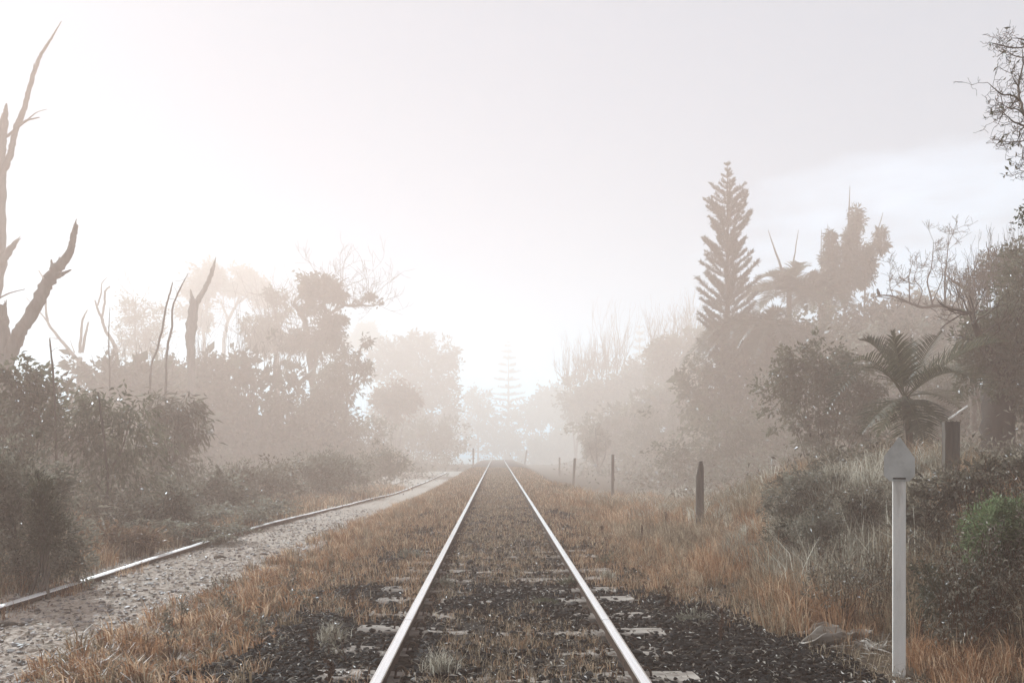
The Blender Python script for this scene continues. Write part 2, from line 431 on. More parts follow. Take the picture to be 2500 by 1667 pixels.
for i in range(19):
    y = 3.1+i*.61+random.uniform(-.03, .03)
    s = s0 if i == 0 else bpy.data.objects.new('sleeper', protos[i % 4])
    if i: S.collection.objects.link(s); s.parent = track
    dz = random.uniform(-.006, .016)-(0 if i < 14 else .01)
    s.location = (random.uniform(-.05, .05), y, .034+dz); s.rotation_euler = (random.uniform(-.03, .03), random.uniform(-.006, .006), random.uniform(-.03, .03))
    if 1 <= i < 25:
        for xr in (-.753, .753):
            for sg in (-1, 1):
                if clip0 is None: c = clip0 = mbc.build('rail_clip', M['rust'], s)
                else: c = clip0.copy(); S.collection.objects.link(c); c.parent = s
                c.location = (xr+sg*.085-s.location[0], random.uniform(-.02, .02), .0); c.rotation_euler = (0, 0, 0 if sg < 0 else math.pi)

side = thing('siding_track', 'overgrown siding rails half sunk beside the gravel path', 'railway track', (-4.5, 0, -.05))
sl = np.array([-4.5, 0, -.05])
def sx(y): return -4.52+.38*sm(16, 60, y)
def sz(y): return float(zg(sx(y), y))-.062+.012*math.sin(y*.5)
rail_mesh(sx, -6, 66, sz, 11.2, 9.1, .6, 1.35).build('rail', [M['rust'], M['dull_steel']], side, sl)
rail_mesh(lambda y: sx(y)-1.505, -6, 60, lambda y: float(zg(sx(y)-1.5, y))-.09, 11.2, 7, .6).build('rail', [M['rust'], M['steel']], side, sl)

# ------------------------------------------------------------------ stones, litter and glint flakes
ICO = None
def ico():
    p = (1+5**.5)/2
    V = np.array([(-1, p, 0), (1, p, 0), (-1, -p, 0), (1, -p, 0), (0, -1, p), (0, 1, p), (0, -1, -p), (0, 1, -p), (p, 0, -1), (p, 0, 1), (-p, 0, -1), (-p, 0, 1)], float)
    V /= np.linalg.norm(V[0])
    T = np.array([(0, 11, 5), (0, 5, 1), (0, 1, 7), (0, 7, 10), (0, 10, 11), (1, 5, 9), (5, 11, 4), (11, 10, 2), (10, 7, 6), (7, 1, 8), (3, 9, 4), (3, 4, 2), (3, 2, 6), (3, 6, 8), (3, 8, 9), (4, 9, 5), (2, 4, 11), (6, 2, 10), (8, 6, 7), (9, 8, 1)])
    return V, T
def stones(mb, P, size):
    V, T = ico(); n = len(P)
    X = V[None]*(1+rng.uniform(-.32, .32, (n, 12, 1)))*np.stack([rng.uniform(.7, 1.5, n), rng.uniform(.6, 1.1, n), rng.uniform(.35, .8, n)], 1)[:, None]
    a = rng.uniform(0, 6.28, n); b = rng.normal(0, .35, n)
    ca, sa, cb, sb = np.cos(a)[:, None], np.sin(a)[:, None], np.cos(b)[:, None], np.sin(b)[:, None]
    x, y, z = X[..., 0], X[..., 1], X[..., 2]
    y, z = y*cb-z*sb, y*sb+z*cb; x, y = x*ca-y*sa, x*sa+y*ca
    X = np.stack([x, y, z], -1)*np.asarray(size)[:, None, None]*.5+P[:, None]
    Q = (T[None]+np.arange(n)[:, None, None]*12).reshape(-1, 3); Q = np.concatenate([Q, Q[:, 2:]], 1)
    mb.add(X.reshape(-1, 3), Q, np.repeat(rng.random(n)**1.6, 20))
def logy(n, a, b): return np.exp(rng.uniform(math.log(a), math.log(b), n))

n = 36000
Y = logy(n, 3.4, 19); X = rng.uniform(-2.15, 2.5, n)
ok = (np.abs(X+.676) > .085) & (np.abs(X-.829) > .085) & ~((X < -1.75) & (rng.random(n) < .6))
ph = ((Y-3.1+.11) % .61) < .24
ok &= ~((((Y-3.1+.06+.03*np.sin(X*5)) % .61) < .12) & (vnoise(X*1.3+7, np.floor((Y-3.04)/.61)*1.7, 5) > .42) & (((np.abs(np.abs(X-.077)-1.0) < .17)) | ((np.abs(X-.077) < .62) & (vnoise(X*2.2, Y*2.2, 4) > .62))))
ok &= ~((np.abs(X-.08) < .7) & (fbm(X*1.6, Y*.9, 71) > .56-.2*sm(6, 11, Y)) & (rng.random(n) < .75))
ok &= ~((X > 1.7) & (Y > 7.4) & (rng.random(n) < .85))
X, Y = X[ok], Y[ok]
sz_ = rng.uniform(.024, .058, len(X))*np.where(rng.random(len(X)) < .08, 1.5, 1)
mb = MB(); stones(mb, np.stack([X, Y, zg(X, Y)+rng.uniform(-.002, .03, len(X))], 1), sz_)
tag(mb.build('ballast_stones', M['stone']), 'dark angular ballast stones strewn around the sleepers', 'ballast', kind='stuff')

n = 9000
Y = logy(n, 4.4, 22); X = rng.uniform(-7.2, -2.7, n); sz_ = rng.uniform(.012, .045, n)*rng.choice([1, 1, 1, 1.6], n)
mb = MB(); stones(mb, np.stack([X, Y, pathz(X, Y)+.004], 1), sz_)
tag(mb.build('path_pebbles', M['pebble']), 'pale pebbles and clods lying on the gravel path', 'pebbles', kind='stuff')

n = 13000  # pale flakes are litter and also painted sun highlights on the ballast
Y = logy(n, 3.5, 20); X = rng.uniform(-2.4, 2.7, n)
ok = (np.abs(X+.676) > .07) & (np.abs(X-.829) > .07); X, Y = X[ok], Y[ok]; n = len(X)
mb = MB(); o = rng.normal(size=(n, 3)); o[:, 2] *= .15
leaves(mb, np.stack([X, Y, zg(X, Y)+rng.uniform(.012, .05, n)], 1), rng.uniform(.018, .062, n), rng.uniform(.006, .015, n), out=o*2, droop=0, up=5, fold=.3)
n = 3500
Y = logy(n, 4.5, 18); X = rng.uniform(-7, -2.6, n); o = rng.normal(size=(n, 3)); o[:, 2] *= .15
leaves(mb, np.stack([X, Y, pathz(X, Y)+.02], 1), rng.uniform(.03, .08, n), rng.uniform(.01, .025, n), out=o*2, droop=0, up=5, fold=.3)
tag(mb.build('litter_and_glints', M['litter']), 'pale dry leaves and chips over the stones, many standing in for sun glints', 'leaf litter', kind='stuff')

# ------------------------------------------------------------------ grass
def blades(mb, X, Y, h, w, bend=.5, tint=None, z=None, lean=None, yaw=None):
    n = len(X); a = rng.uniform(0, 2*np.pi, n) if lean is None else lean
    Z = zg(X, Y)-.02 if z is None else z
    R0 = np.stack([X, Y, Z], 1); ld = np.stack([np.cos(a), np.sin(a), 0*a], 1)
    b = np.clip(rng.normal(bend, .22, n), .03, 1.15)
    f = rng.normal(0, .5, n); wd = np.stack([np.cos(f), np.sin(f)*.6, 0*f], 1)
    up = np.array([0, 0, 1.0])
    P1 = R0+(up*.58+ld*(.20*b)[:, None])*h[:, None]
    P2 = R0+(up*(1-.42*b*b)[:, None]+ld*(.75*b)[:, None])*h[:, None]
    w = (np.broadcast_to(w, (n,))*.5)[:, None]
    V = np.stack([R0-wd*w, R0+wd*w, P1+wd*w*.8, P1-wd*w*.8, P2+wd*w*.12, P2-wd*w*.12], 1).reshape(-1, 3)
    i = np.arange(n)[:, None]*6
    Q = np.concatenate([i+np.array([[0, 1, 2, 3]]), i+np.array([[3, 2, 4, 5]])], 1).reshape(-1, 4)
    t = rng.random(n) if tint is None else tint
    mb.add(V, Q, np.repeat(t, 2))

def clumpy(X, Y, r, k):
    """pull points into tufts"""
    n = len(X); c = rng.integers(0, n, max(1, n//k)); idx = c[rng.integers(0, len(c), n)]
    s = r*np.maximum(1, Y[idx]/9)
    return X[idx]+rng.normal(size=n)*s, Y[idx]+rng.normal(size=n)*s

def tufts(mb, cx, cy, k, r, h, w, bend=.85, lean=3.9, out=.75):
    n = len(cx); r = np.broadcast_to(r, (n,)); h = np.broadcast_to(h, (n,)); i = np.repeat(np.arange(n), k); m_ = len(i)
    a = rng.uniform(0, 6.283, m_); rr = np.sqrt(rng.random(m_))*r[i]; X = cx[i]+np.cos(a)*rr; Y = cy[i]+np.sin(a)*rr
    la = np.where(rng.random(m_) < out, a+rng.normal(0, .5, m_), rng.normal(lean, .7, m_))
    t = np.clip(rng.random(n)[i]*.5+rng.random(m_)*.6, 0, 1)
    blades(mb, X, Y, h[i]*rng.uniform(.45, 1.15, m_), w, bend, t, lean=la)
dry = MB(); dun = MB()
def fw(Y): return .0042*np.maximum(1, Y/7.5)
# strip between path and ballast
n = 3000; Y = logy(n, 3.6, 42); X = -2.42+rng.normal(size=n)*.40
ok = (fbm(X*2.6, Y*2.2, 61) > .38) & (X < -1.6-.5*(vnoise(Y*1.3, Y*0, 62)-.5)) & (X > -3.1); X, Y = X[ok], Y[ok]
for k_, q in enumerate([np.argsort(Y)[a::12] for a in range(12)]):
    tufts(dun if k_ % 3 == 2 else dry, X[q], Y[q], 18, .05*np.maximum(1, Y[q]/8), rng.uniform(.05, .20, len(q))*np.where(vnoise(X[q]*3, Y[q]*3, 63) > .55, 1.4, .9), float(fw(Y[q].mean()))*1.15, .75, out=.6)
n = 9000; Y = logy(n, 3.6, 42); X = -2.4+rng.normal(size=n)*.5; ok = (X < -1.4) & (X > -3.2); X, Y = X[ok], Y[ok]; blades(dun, X, Y, rng.uniform(.03, .14, len(X)), fw(Y), .9)
# patches on the ballast, left of and between the rails
n = 105000; Y = logy(n, 3.6, 60); X = rng.uniform(-2.0, 2.1, n); X, Y = clumpy(X, Y, .06, 22)
g = fbm(X*1.6, Y*.9, 71)
thr = .55-.27*sm(6.0, 11, Y)-.06*((X > -.1) & (X < .6))-.05*(np.abs(X-.08) < .7)+.06*(X < -.9)*(1-sm(6, 10, Y))
ok = (g > thr) & (np.abs(X+.676) > .06) & (np.abs(X-.829) > .06)
X, Y, g = X[ok], Y[ok], g[ok]; h = rng.uniform(.04, .15, len(X))*np.where(np.abs(X-.08) < .7, .75, 1.15)
w_ = fw(Y); s_ = rng.random(len(X)) < np.where(np.abs(X-.08) < .75, .28, .66)
blades(dry, X[s_], Y[s_], h[s_], w_[s_], .55); blades(dun, X[~s_], Y[~s_], h[~s_], w_[~s_], .55)
# right of the track
n = 6400; Y = logy(n, 4.6, 34); X = 1.5+rng.random(n)**.9*(3.6+Y*.05)
edge = 2.75-1.15*sm(5.4, 8.2, Y)+.9*(fbm(X*1.1, Y*1.1, 81)-.5)
ok = (X > edge) & (fbm(X*1.9, Y*1.5, 83) > .36) & ~((np.hypot((X-4.05)/.95, (Y-9.6)/1.2) < .85)); X, Y = X[ok], Y[ok]
c_ = fbm(X*1.1, Y*1.1, 87)+rng.normal(size=len(X))*.10
for mbq, sel in ((dry, c_ > .475), (dun, c_ <= .475)):
    Xs, Ys = X[sel], Y[sel]
    for q in np.array_split(np.argsort(Ys), 10):
        hh = rng.uniform(.09, .40, len(q))*(.6+.6*sm(1.5, 3.2, Xs[q]))*np.where(vnoise(Xs[q]*2, Ys[q]*2, 85) > .5, 1.25, .8)
        tufts(mbq, Xs[q], Ys[q], 17, .06*np.maximum(1, Ys[q]/8), hh, float(fw(Ys[q].mean()))*1.15, .8, out=.6)
n = 22000; Y = logy(n, 4.6, 30); X = 1.6+rng.random(n)*(3.6+Y*.05); ok = X > 2.3-.8*sm(5.4, 8.2, Y); X, Y = X[ok], Y[ok]; blades(dun, X, Y, rng.uniform(.03, .2, len(X)), fw(Y), .95)
# verge beyond the siding, under the shrubs
n = 42000; Y = logy(n, 6.5, 40); X = -4.9-rng.random(n)**1.3*4.5; X, Y = clumpy(X, Y, .08, 14)
h = rng.uniform(.12, .42, len(X)); c_ = fbm(X*1.2, Y*1.2, 91)+rng.normal(size=len(X))*.08; s_ = c_ > .52
ok = np.abs(X-(-4.5)) > .1
blades(dry, X[s_], Y[s_], h[s_], fw(Y[s_])*1.2, .5); blades(dun, X[~s_], Y[~s_], h[~s_], fw(Y[~s_])*1.2, .55)
# sprigs along the siding rail
n = 700; Y = logy(n, 7, 10); X = sx(Y)-.02+rng.normal(size=n)*.16; X, Y = clumpy(X, Y, .05, 30)
blades(dry, X, Y, rng.uniform(.06, .2, n), .006, .6)
tag(dry.build('dry_grass', M['dry']), 'orange dry grass along the path edge and track', 'dry grass', kind='stuff')
tag(dun.build('dun_grass', M['dun']), 'dull brown grass tangled among the dry orange grass', 'grass', kind='stuff')
# long pale grass on the mound and bank: tufts whose blades arch outward
pg = MB()
n = 420; a = rng.uniform(0, 6.28, n); r_ = np.sqrt(rng.random(n)); cx = 4.15+1.3*r_*np.cos(a); cy = 9.8+1.6*r_*np.sin(a)
ok = (cx > 2.9) & ~((np.abs(cx-3.75) < .30) & (np.abs(cy-8.75) < .40)) & (fbm(cx*1.6, cy*1.6, 95) > .40); cx, cy = cx[ok], cy[ok]
tufts(pg, cx, cy, 62, rng.uniform(.07, .17, len(cx)), rng.uniform(.20, .46, len(cx)), .0075)
n = 460; cy = rng.uniform(6.6, 16, n); cx = 3.7+rng.random(n)*4.6; ok = (fbm(cx*1.3, cy*1.3, 97) > .44) & ~((cx > 3.3) & (cy < 7.2)); cx, cy = cx[ok], cy[ok]
tufts(pg, cx, cy, 60, rng.uniform(.08, .2, len(cx)), rng.uniform(.16, .38, len(cx)), .008)
n = 420; cy = rng.uniform(12, 36, n); cx = 3.0+rng.random(n)*6; tufts(pg, cx, cy, 34, rng.uniform(.1, .28, n), rng.uniform(.2, .6, n), .014)
n = 60; cy = rng.uniform(7.4, 9.2, n); cx = rng.uniform(2.9, 4.3, n); tufts(pg, cx, cy, 14, .1, rng.uniform(.4, .75, n), .010, .5)
tag(pg.build('pale_grass', M['palegrass']), 'long pale arching grass covering the mound and bank', 'long grass', kind='stuff')
# low undergrowth over both hillsides
ug = MB()
def under_cover(n, xs, ya, yb, hmax, lf):
    Y = logy(n, ya, yb); X = xs(Y); X, Y = clumpy(X, Y, .22, 26); h = np.abs(rng.normal(0, .5, n))*hmax*(.3+1.2*fbm(X*.35, Y*.35, 99))
    P = np.stack([X, Y, zg(X, Y)+h], 1); k = np.maximum(1, Y/22); leaves(ug, P, lf*k, lf*.42*k, None, .1, .8)
under_cover(34000, lambda Y: 4.6+rng.random(len(Y))*Y*.62+.06*Y, 13, 95, .8, .12)
under_cover(26000, lambda Y: -5.6-rng.random(len(Y))**1.1*Y*.75, 10, 95, .75, .11)
tag(ug.build('undergrowth', M['leaf_brown']), 'low leafy undergrowth covering the slopes either side', 'undergrowth', kind='stuff')

# ------------------------------------------------------------------ plants
def plant(name, label, cat, d, blobs=(), n=3000, leaf=(.10, .04), m='leaf', clump=22, stems=(), autostem=5, base=None, group=None,
          rd=None, droop=.25, up=.6, big=.0, tw=None, bark='bark', crown='crown', trunk='trunk', srad=.02, rough=.25):
    """a tree or bush: blobs of leaves (px) at depth d, traced stems (px), all parented to an Empty at its foot"""
    k_ = D(d)/d; d = D(d); leaf = (leaf[0]*k_, leaf[1]*k_); srad *= k_
    if tw: tw = (tw[0], tw[1]*k_)+tuple(tw[2:])
    if rd: rd *= k_
    blobs = [tuple(b[:5])+(b[5]*k_,) if len(b) > 5 else b for b in blobs]
    if base is None:
        if stems: base = stems[0][0][0]
        else: base = sum(b[0]*b[2] for b in blobs)/sum(b[2] for b in blobs)
    g = ground_pt(base, d, .12); root = thing(name, label, cat, g+np.array([0, 0, .12]), group)
    loc = g+np.array([0, 0, .12])
    if stems or autostem:
        mb = MB(); tips = []
        for k, st in enumerate(stems):
            st = list(st)
            if k == 0:
                q = at(st[0][0], st[0][1], d)
                zb = float(zg(q[0], d))-.1
                if q[2] > zb+.05: st = [(st[0][0], V0+(CAMZ-zb)*F/d, st[0][2]*1.1, 0), ]+st
            A = limb(mb, st, d, rough=rough)
            if tw:
                for q in range(tw[0]):
                    i = rng.integers(int(len(A)*tw[3] if len(tw) > 3 else len(A)*.4), len(A))
                    dv = rng.normal(size=3); dv[2] += .5
                    twigs(mb, A[i, :3], dv, tw[1]*rng.uniform(.5, 1), max(.003*d/12, A[i, 3]*.4), tw[2], minr=.0011*d/12*2, sides=3)
        if not stems:
            for b in sorted(blobs, key=lambda b: -b[2]*b[3])[:autostem]:
                for rep in range(2):
                    c = at(b[0], b[1], d+(b[5] if len(b) > 5 else 0))+rng.normal(size=3)*.15*b[2]*d/F
                    P = np.array([g+rng.normal(size=3)*[.08, .08, 0], (g+c)/2+rng.normal(size=3)*.08*b[3]*d/F, c])
                    tube(mb, spline(P, 4), np.linspace(srad, srad*.3, len(spline(P, 4))), 5, .1)
        mb.build(trunk, M[bark], root, loc, smooth=True)
    if blobs:
        P, O, T = cloud(blobs, d, n, clump, leaf[0], rd)
        P[:, 2] = np.maximum(P[:, 2], zg(P[:, 0], P[:, 1])+.01)
        mb = MB(); s = np.ones(len(P))
        if big: s = np.where(rng.random(len(P)) < big, rng.uniform(1.6, 2.6, len(P)), 1)
        leaves(mb, P, leaf[0]*s, leaf[1]*s, O, droop, up, T)
        mb.build(crown, M[m], root, loc)
    return root

def dead(name, label, d, stems, tw=None, m='deadwood', cat='dead tree', group=None, part='branch', dy=.3):
    """leafless trunk and limbs; each stem after the first is a branch of its own"""
    k_ = D(d)/d; d = D(d)
    if tw: tw = (tw[0], tw[1]*k_, tw[2])
    q = at(stems[0][0][0], stems[0][0][1], d); zb = float(zg(q[0], d)); loc = np.array([q[0], d, zb])
    root = thing(name, label, cat, loc, group)
    for k, st in enumerate(stems):
        st = list(st); mb = MB()
        if k == 0 and q[2] > zb: st = [(st[0][0], V0+(CAMZ-zb+.1)*F/d, st[0][2]*1.08)]+st
        A = limb(mb, st, d, 9, .09, dy=.12, k=6, rough=.12)
        if tw and (k > 0 or len(stems) == 1):
            for r_ in range(tw[0]):
                i = rng.integers(len(A)//3, len(A)); dv = rng.normal(size=3); dv[2] += .4
                twigs(mb, A[i, :3], dv, tw[1]*rng.uniform(.4, 1), max(.006, A[i, 3]*.35), tw[2], minr=.0022*d/12, sides=4)
        if k and st[-1][2] > 3 or len(stems) == 1:                     # splintered break
            e = A[-1]; dv = A[-1, :3]-A[-3, :3]; dv /= np.linalg.norm(dv)+1e-9
            for q_ in range(4):
                b0 = e[:3]-dv*e[3]*1.5+rng.normal(size=3)*e[3]*.45; tube(mb, [b0, b0+dv*e[3]*2+rng.normal(size=3)*e[3]*.2, b0+dv*e[3]*rng.uniform(2.5, 5)+rng.normal(size=3)*e[3]*.4], [e[3]*.5, e[3]*.35, .004], 5)
        mb.build('trunk' if k == 0 else part, M[m], root, loc, smooth=True)
    return root

Z1 = lambda pts: [(x*.54, y*.54, w*.54) for x, y, w in pts]               # from a zoomed tracing to photo px
Z3 = lambda b: [(376.3+.39*p[0], 564.5+.39*p[1])+tuple(.39*q for q in p[2:4])+tuple(p[4:]) for p in b]
Z5 = lambda b: [(1034.9+.36*p[0], 705.6+.36*p[1])+tuple(.36*q for q in p[2:4])+tuple(p[4:]) for p in b]
Z6 = lambda b: [(1505+.36*p[0], 329+.36*p[1])+tuple(.36*q for q in p[2:4])+tuple(p[4:]) for p in b]
Z7 = lambda b: [(1975.7+.378*p[0], 489.2+.378*p[1])+tuple(.378*q for q in p[2:4])+tuple(p[4:]) for p in b]
S3 = lambda pts: [(376.3+.39*x, 564.5+.39*y, w) for x, y, w in pts]
S5 = lambda pts: [(1034.9+.36*x, 705.6+.36*y, w) for x, y, w in pts]
S7 = lambda pts: [(1975.7+.378*x, 489.2+.378*y, w*.42) for x, y, w in pts]

# ---- dead trees on the left
dead('dead_tree', 'tallest bare dead tree with forked top and long thin tapering limb', 19,
     [[(-60, 1000, 44), (-42, 800, 40), (-14, 655, 36), (-3, 560, 32), (-1, 450, 25), (3, 392, 22)],
      [(3, 395, 20), (5, 350, 15), (9, 310, 14), (13, 265, 12), (15, 238, 3)], [(5, 330, 11), (3, 290, 10), (8, 262, 6)],
      [(4, 395, 18), (24, 356, 14), (31, 320, 12), (39, 290, 12), (54, 254, 11), (66, 210, 10), (78, 168, 9), (92, 130, 7), (113, 97, 5), (128, 72, 3), (141, 50, 1.5)],
      [(38, 295, 7), (60, 278, 5), (91, 270, 2.5)], [(60, 278, 3), (84, 259, 2), (108, 251, 1)], [(38, 295, 6), (18, 312, 6), (-6, 330, 6)],
      [(-4, 612, 20), (12, 590, 16), (26, 570, 14), (40, 552, 7)], [(79, 165, 4), (78, 155, 3), (79, 145, 1)]], None)
dead('dead_tree', 'dead trunk with one thick broken limb leaning out over the shrubs', 16.5,
     [[(4, 1000, 44), (5, 900, 42), (6, 820, 40), (4, 745, 32), (0, 705, 22)],
      [(8, 845, 34), (30, 795, 30), (52, 752, 28), (80, 705, 28), (106, 655, 27), (127, 622, 25), (146, 600, 20), (161, 578, 16), (168, 548, 14), (174, 520, 11)],
      [(124, 628, 13), (120, 612, 8), (118, 596, 3)], [(134, 634, 11), (150, 626, 7), (164, 620, 3)], [(12, 735, 9), (12, 715, 8), (12, 697, 6)],
      [(135, 606, 5), (136, 590, 2)], [(-10, 690, 4), (20, 674, 3), (58, 664, 1.5)]], None)
for o in list(bpy.data.objects):
    pass
dead('dead_tree', 'low dead tree split into a wide V with bent limbs', 27,
     [Z1([(338, 1620, 22), (338, 1560, 22), (338, 1520, 24)]), Z1([(330, 1530, 16), (300, 1495, 14), (250, 1435, 12), (205, 1370, 10), (195, 1290, 9), (190, 1200, 8), (165, 1150, 4)]),
      Z1([(205, 1372, 8), (170, 1328, 5), (110, 1265, 2)]), Z1([(340, 1500, 13), (345, 1420, 11), (352, 1360, 9), (372, 1318, 4)]), Z1([(350, 1500, 12), (362, 1430, 11), (376, 1372, 7)]),
      Z1([(318, 1500, 5), (305, 1465, 3), (300, 1445, 2)]), Z1([(250, 1440, 5), (215, 1438, 2)])], None)
dead('dead_tree', 'dead tree with S shaped trunk and two hooked arms at its top', 27,
     [Z1([(497, 1640, 18), (496, 1520, 16), (484, 1460, 15), (450, 1408, 13), (433, 1352, 12)]), Z1([(433, 1352, 10), (416, 1315, 9), (404, 1276, 5)]),
      Z1([(434, 1350, 9), (445, 1290, 9), (448, 1240, 8), (468, 1218, 5)]), Z1([(415, 1300, 7), (430, 1250, 6), (434, 1205, 4), (458, 1178, 1.5)])], None)
dead('dead_snag', 'thick broken snag with a slanting pointed spar', 23,
     [Z1([(812, 1700, 36), (814, 1568, 34), (812, 1450, 40), (820, 1340, 42), (826, 1275, 36)]), Z1([(822, 1290, 20), (815, 1255, 12), (810, 1230, 4)]),
      Z1([(838, 1285, 24), (862, 1245, 22), (884, 1205, 19), (904, 1150, 17), (912, 1120, 9), (919, 1092, 2)]), Z1([(800, 1420, 10), (792, 1385, 6), (788, 1372, 3)])], None)
for lab, st in (('thin bare pole curving up beside a wavier one', [(640, 1600, 9), (668, 1490, 9), (690, 1400, 9), (705, 1312, 8), (722, 1250, 7), (734, 1204, 5)]),
                ('wavy bare pole with a hooked tip beside the snag', [(706, 1600, 10), (714, 1470, 10), (732, 1390, 9), (733, 1315, 8), (750, 1265, 7), (768, 1225, 6), (800, 1163, 2)]),
                ('thin straight bare pole below the S shaped dead tree', [(468, 1640, 6), (463, 1480, 5), (464, 1380, 4), (468, 1308, 2)]),
                ('short bare pole standing between the V tree and thick limb', [(228, 1620, 8), (218, 1510, 7), (211, 1440, 5)])):
    dead('bare_pole', lab, 18, [Z1(st)], (3, .5, 0), 'deadwood', 'dead sapling', 'bare poles in the scrub')

# ---- left tree line, far to near
plant('tree', 'pale distant tree with leggy trunks and airy crown behind the snag', 'tree', 52, Z3([(240, 230, 85, 90, .8), (270, 110, 22, 45, .5), (180, 280, 45, 40), (310, 190, 45, 55), (110, 380, 40, 30), (220, 420, 60, 70, .6)]), 3400, (.30, .14),
      stems=[S3([(235, 600, 8), (238, 480, 7), (252, 360, 6), (255, 230, 4)]), S3([(250, 370, 4), (290, 260, 3), (310, 190, 2)]), S3([(238, 470, 4), (190, 350, 3), (180, 280, 2)])], tw=(7, 1.8, 1))
plant('tree', 'pale distant forked tree with flat topped leaf clusters', 'tree', 55, Z3([(480, 225, 85, 60), (475, 155, 42, 26), (560, 250, 52, 60), (420, 250, 70, 28), (590, 330, 40, 30)]), 3600, (.30, .14),
      stems=[S3([(350, 620, 9), (365, 520, 8), (382, 430, 7), (425, 350, 6), (450, 270, 4), (470, 200, 3)]), S3([(382, 430, 5), (350, 370, 4), (335, 310, 2)]), S3([(425, 350, 4), (500, 290, 4), (560, 250, 2)])], tw=(8, 2, 1))
plant('tree', 'small feathery tree with fine upright leader near the bare poles', 'tree', 44, [(318, 760, 50, 60), (300, 720, 34, 30), (362, 722, 26, 26, .7), (285, 790, 28, 30), (350, 790, 30, 40)], 3600, (.20, .07),
      stems=[[(312, 880, 5), (311, 800, 4), (310, 720, 3), (311, 690, 1)]], tw=(26, 1.9, 1, .2), droop=.0)
plant('tree', 'broken crowned tree with see through branches beside the umbrella tree', 'tree', 40, Z3([(600, 480, 75, 65, .8), (630, 285, 38, 30, .8), (560, 560, 55, 70), (700, 380, 50, 60, .35), (650, 560, 60, 70, .7), (500, 470, 50, 40, .5), (700, 300, 26, 18, .5)]), 3900, (.22, .10),
      stems=[S3([(665, 800, 11), (666, 620, 9), (672, 480, 8), (655, 390, 6), (635, 300, 4)]), S3([(672, 500, 5), (710, 420, 4), (735, 330, 2)]), S3([(668, 560, 5), (610, 480, 3), (560, 430, 2)])], tw=(16, 2.0, 1))
plant('tree', 'umbrella shaped tree with dense round top and one dead limb', 'tree', 32,
      Z3([(905, 250, 95, 55, 1.4), (985, 280, 75, 45, 1.2), (850, 285, 45, 38), (920, 218, 60, 28), (1040, 300, 40, 25, .7), (875, 372, 55, 40, .8), (965, 500, 78, 75, .9), (1010, 460, 45, 55, .7), (940, 580, 70, 60, .9), (770, 560, 82, 48, 1.2), (1025, 570, 40, 40, .5),
          (1200, 300, 48, 26, .45), (1150, 322, 30, 12, .4), (1255, 330, 30, 14, .4), (1060, 430, 20, 20, .3)]), 9500, (.17, .085), 'leaf_dark', 30,
      stems=[S3([(880, 900, 17), (868, 720, 16), (850, 560, 15), (832, 445, 13), (800, 390, 10), (772, 340, 9), (780, 303, 3)]),
             S3([(880, 760, 12), (905, 620, 10), (935, 520, 9), (950, 420, 9), (945, 330, 7), (930, 250, 4)]),
             S3([(950, 420, 8), (1010, 378, 7), (1065, 352, 7), (1150, 350, 6), (1178, 312, 4), (1215, 300, 2)]), S3([(1140, 352, 4), (1210, 352, 3), (1290, 345, 1.5)]),
             S3([(1010, 378, 6), (1048, 300, 6), (1036, 240, 5), (1050, 208, 3), (1092, 186, 1)]), S3([(1060, 350, 4), (1100, 355, 3), (1135, 375, 1)]), S3([(850, 560, 7), (790, 560, 5), (740, 550, 3)])], tw=(7, 1.3, 2))
plant('tree', 'pale hazy tree top showing above the rounded tree mass', 'tree', 72, Z3([(1190, 520, 75, 50), (1205, 475, 28, 30), (1130, 560, 60, 40), (1240, 550, 50, 40)]), 2600, (.34, .16))
plant('tree', 'broad rounded tree in haze closing the avenue beside the siding', 'tree', 60, Z3([(1500, 590, 95, 80), (1530, 540, 55, 35), (1400, 620, 100, 70), (1640, 640, 90, 70), (1560, 740, 160, 110), (1310, 690, 130, 120), (1670, 850, 70, 70), (1450, 880, 180, 130), (1690, 690, 45, 45, .6), (1620, 980, 120, 110), (1400, 1020, 200, 120)]), 13500, (.32, .15), 'leaf_dark', 34)
plant('bush', 'orange tinged bush in front of the rounded hazy tree', 'bush', 47, Z3([(1370, 870, 100, 75), (1300, 910, 70, 60), (1450, 900, 60, 70), (1360, 960, 110, 90)]), 3300, (.24, .11), 'leaf_rust')
plant('bush', 'low hazy bush at the foot of the rounded tree', 'bush', 50, Z3([(1500, 1150, 170, 130), (1620, 1180, 130, 110), (1700, 1130, 90, 110), (1350, 1190, 130, 130)]), 5200, (.24, .11), 'leaf')
plant('bush', 'pale sparkling bush between the palmate tree and siding', 'bush', 34, Z3([(1230, 1130, 110, 130), (1150, 1220, 90, 110), (1290, 1230, 100, 90), (1180, 1290, 140, 60)]), 4200, (.15, .07), 'leaf_gloss')
plant('umbrella_plant', 'leafy tree with palmate rosettes on two thin rising stems', 'tree', 28,
      Z3([(1080, 690, 80, 60), (1000, 760, 75, 85), (1050, 850, 80, 80), (950, 900, 100, 100), (1000, 1050, 130, 120), (1080, 1130, 90, 100), (880, 1000, 90, 120), (1190, 570, 24, 10, 3), (1100, 632, 36, 14, 2), (1190, 715, 34, 14, 2.5), (1200, 768, 24, 12, 2.5), (900, 1180, 110, 90)]), 9000, (.20, .06), 'leaf_gloss', 20, droop=.5,
      stems=[S3([(1060, 1250, 9), (1075, 950, 7), (1120, 835, 5), (1168, 750, 4), (1195, 715, 2)]), S3([(1100, 860, 5), (1140, 700, 4), (1165, 590, 3), (1188, 570, 2)])])
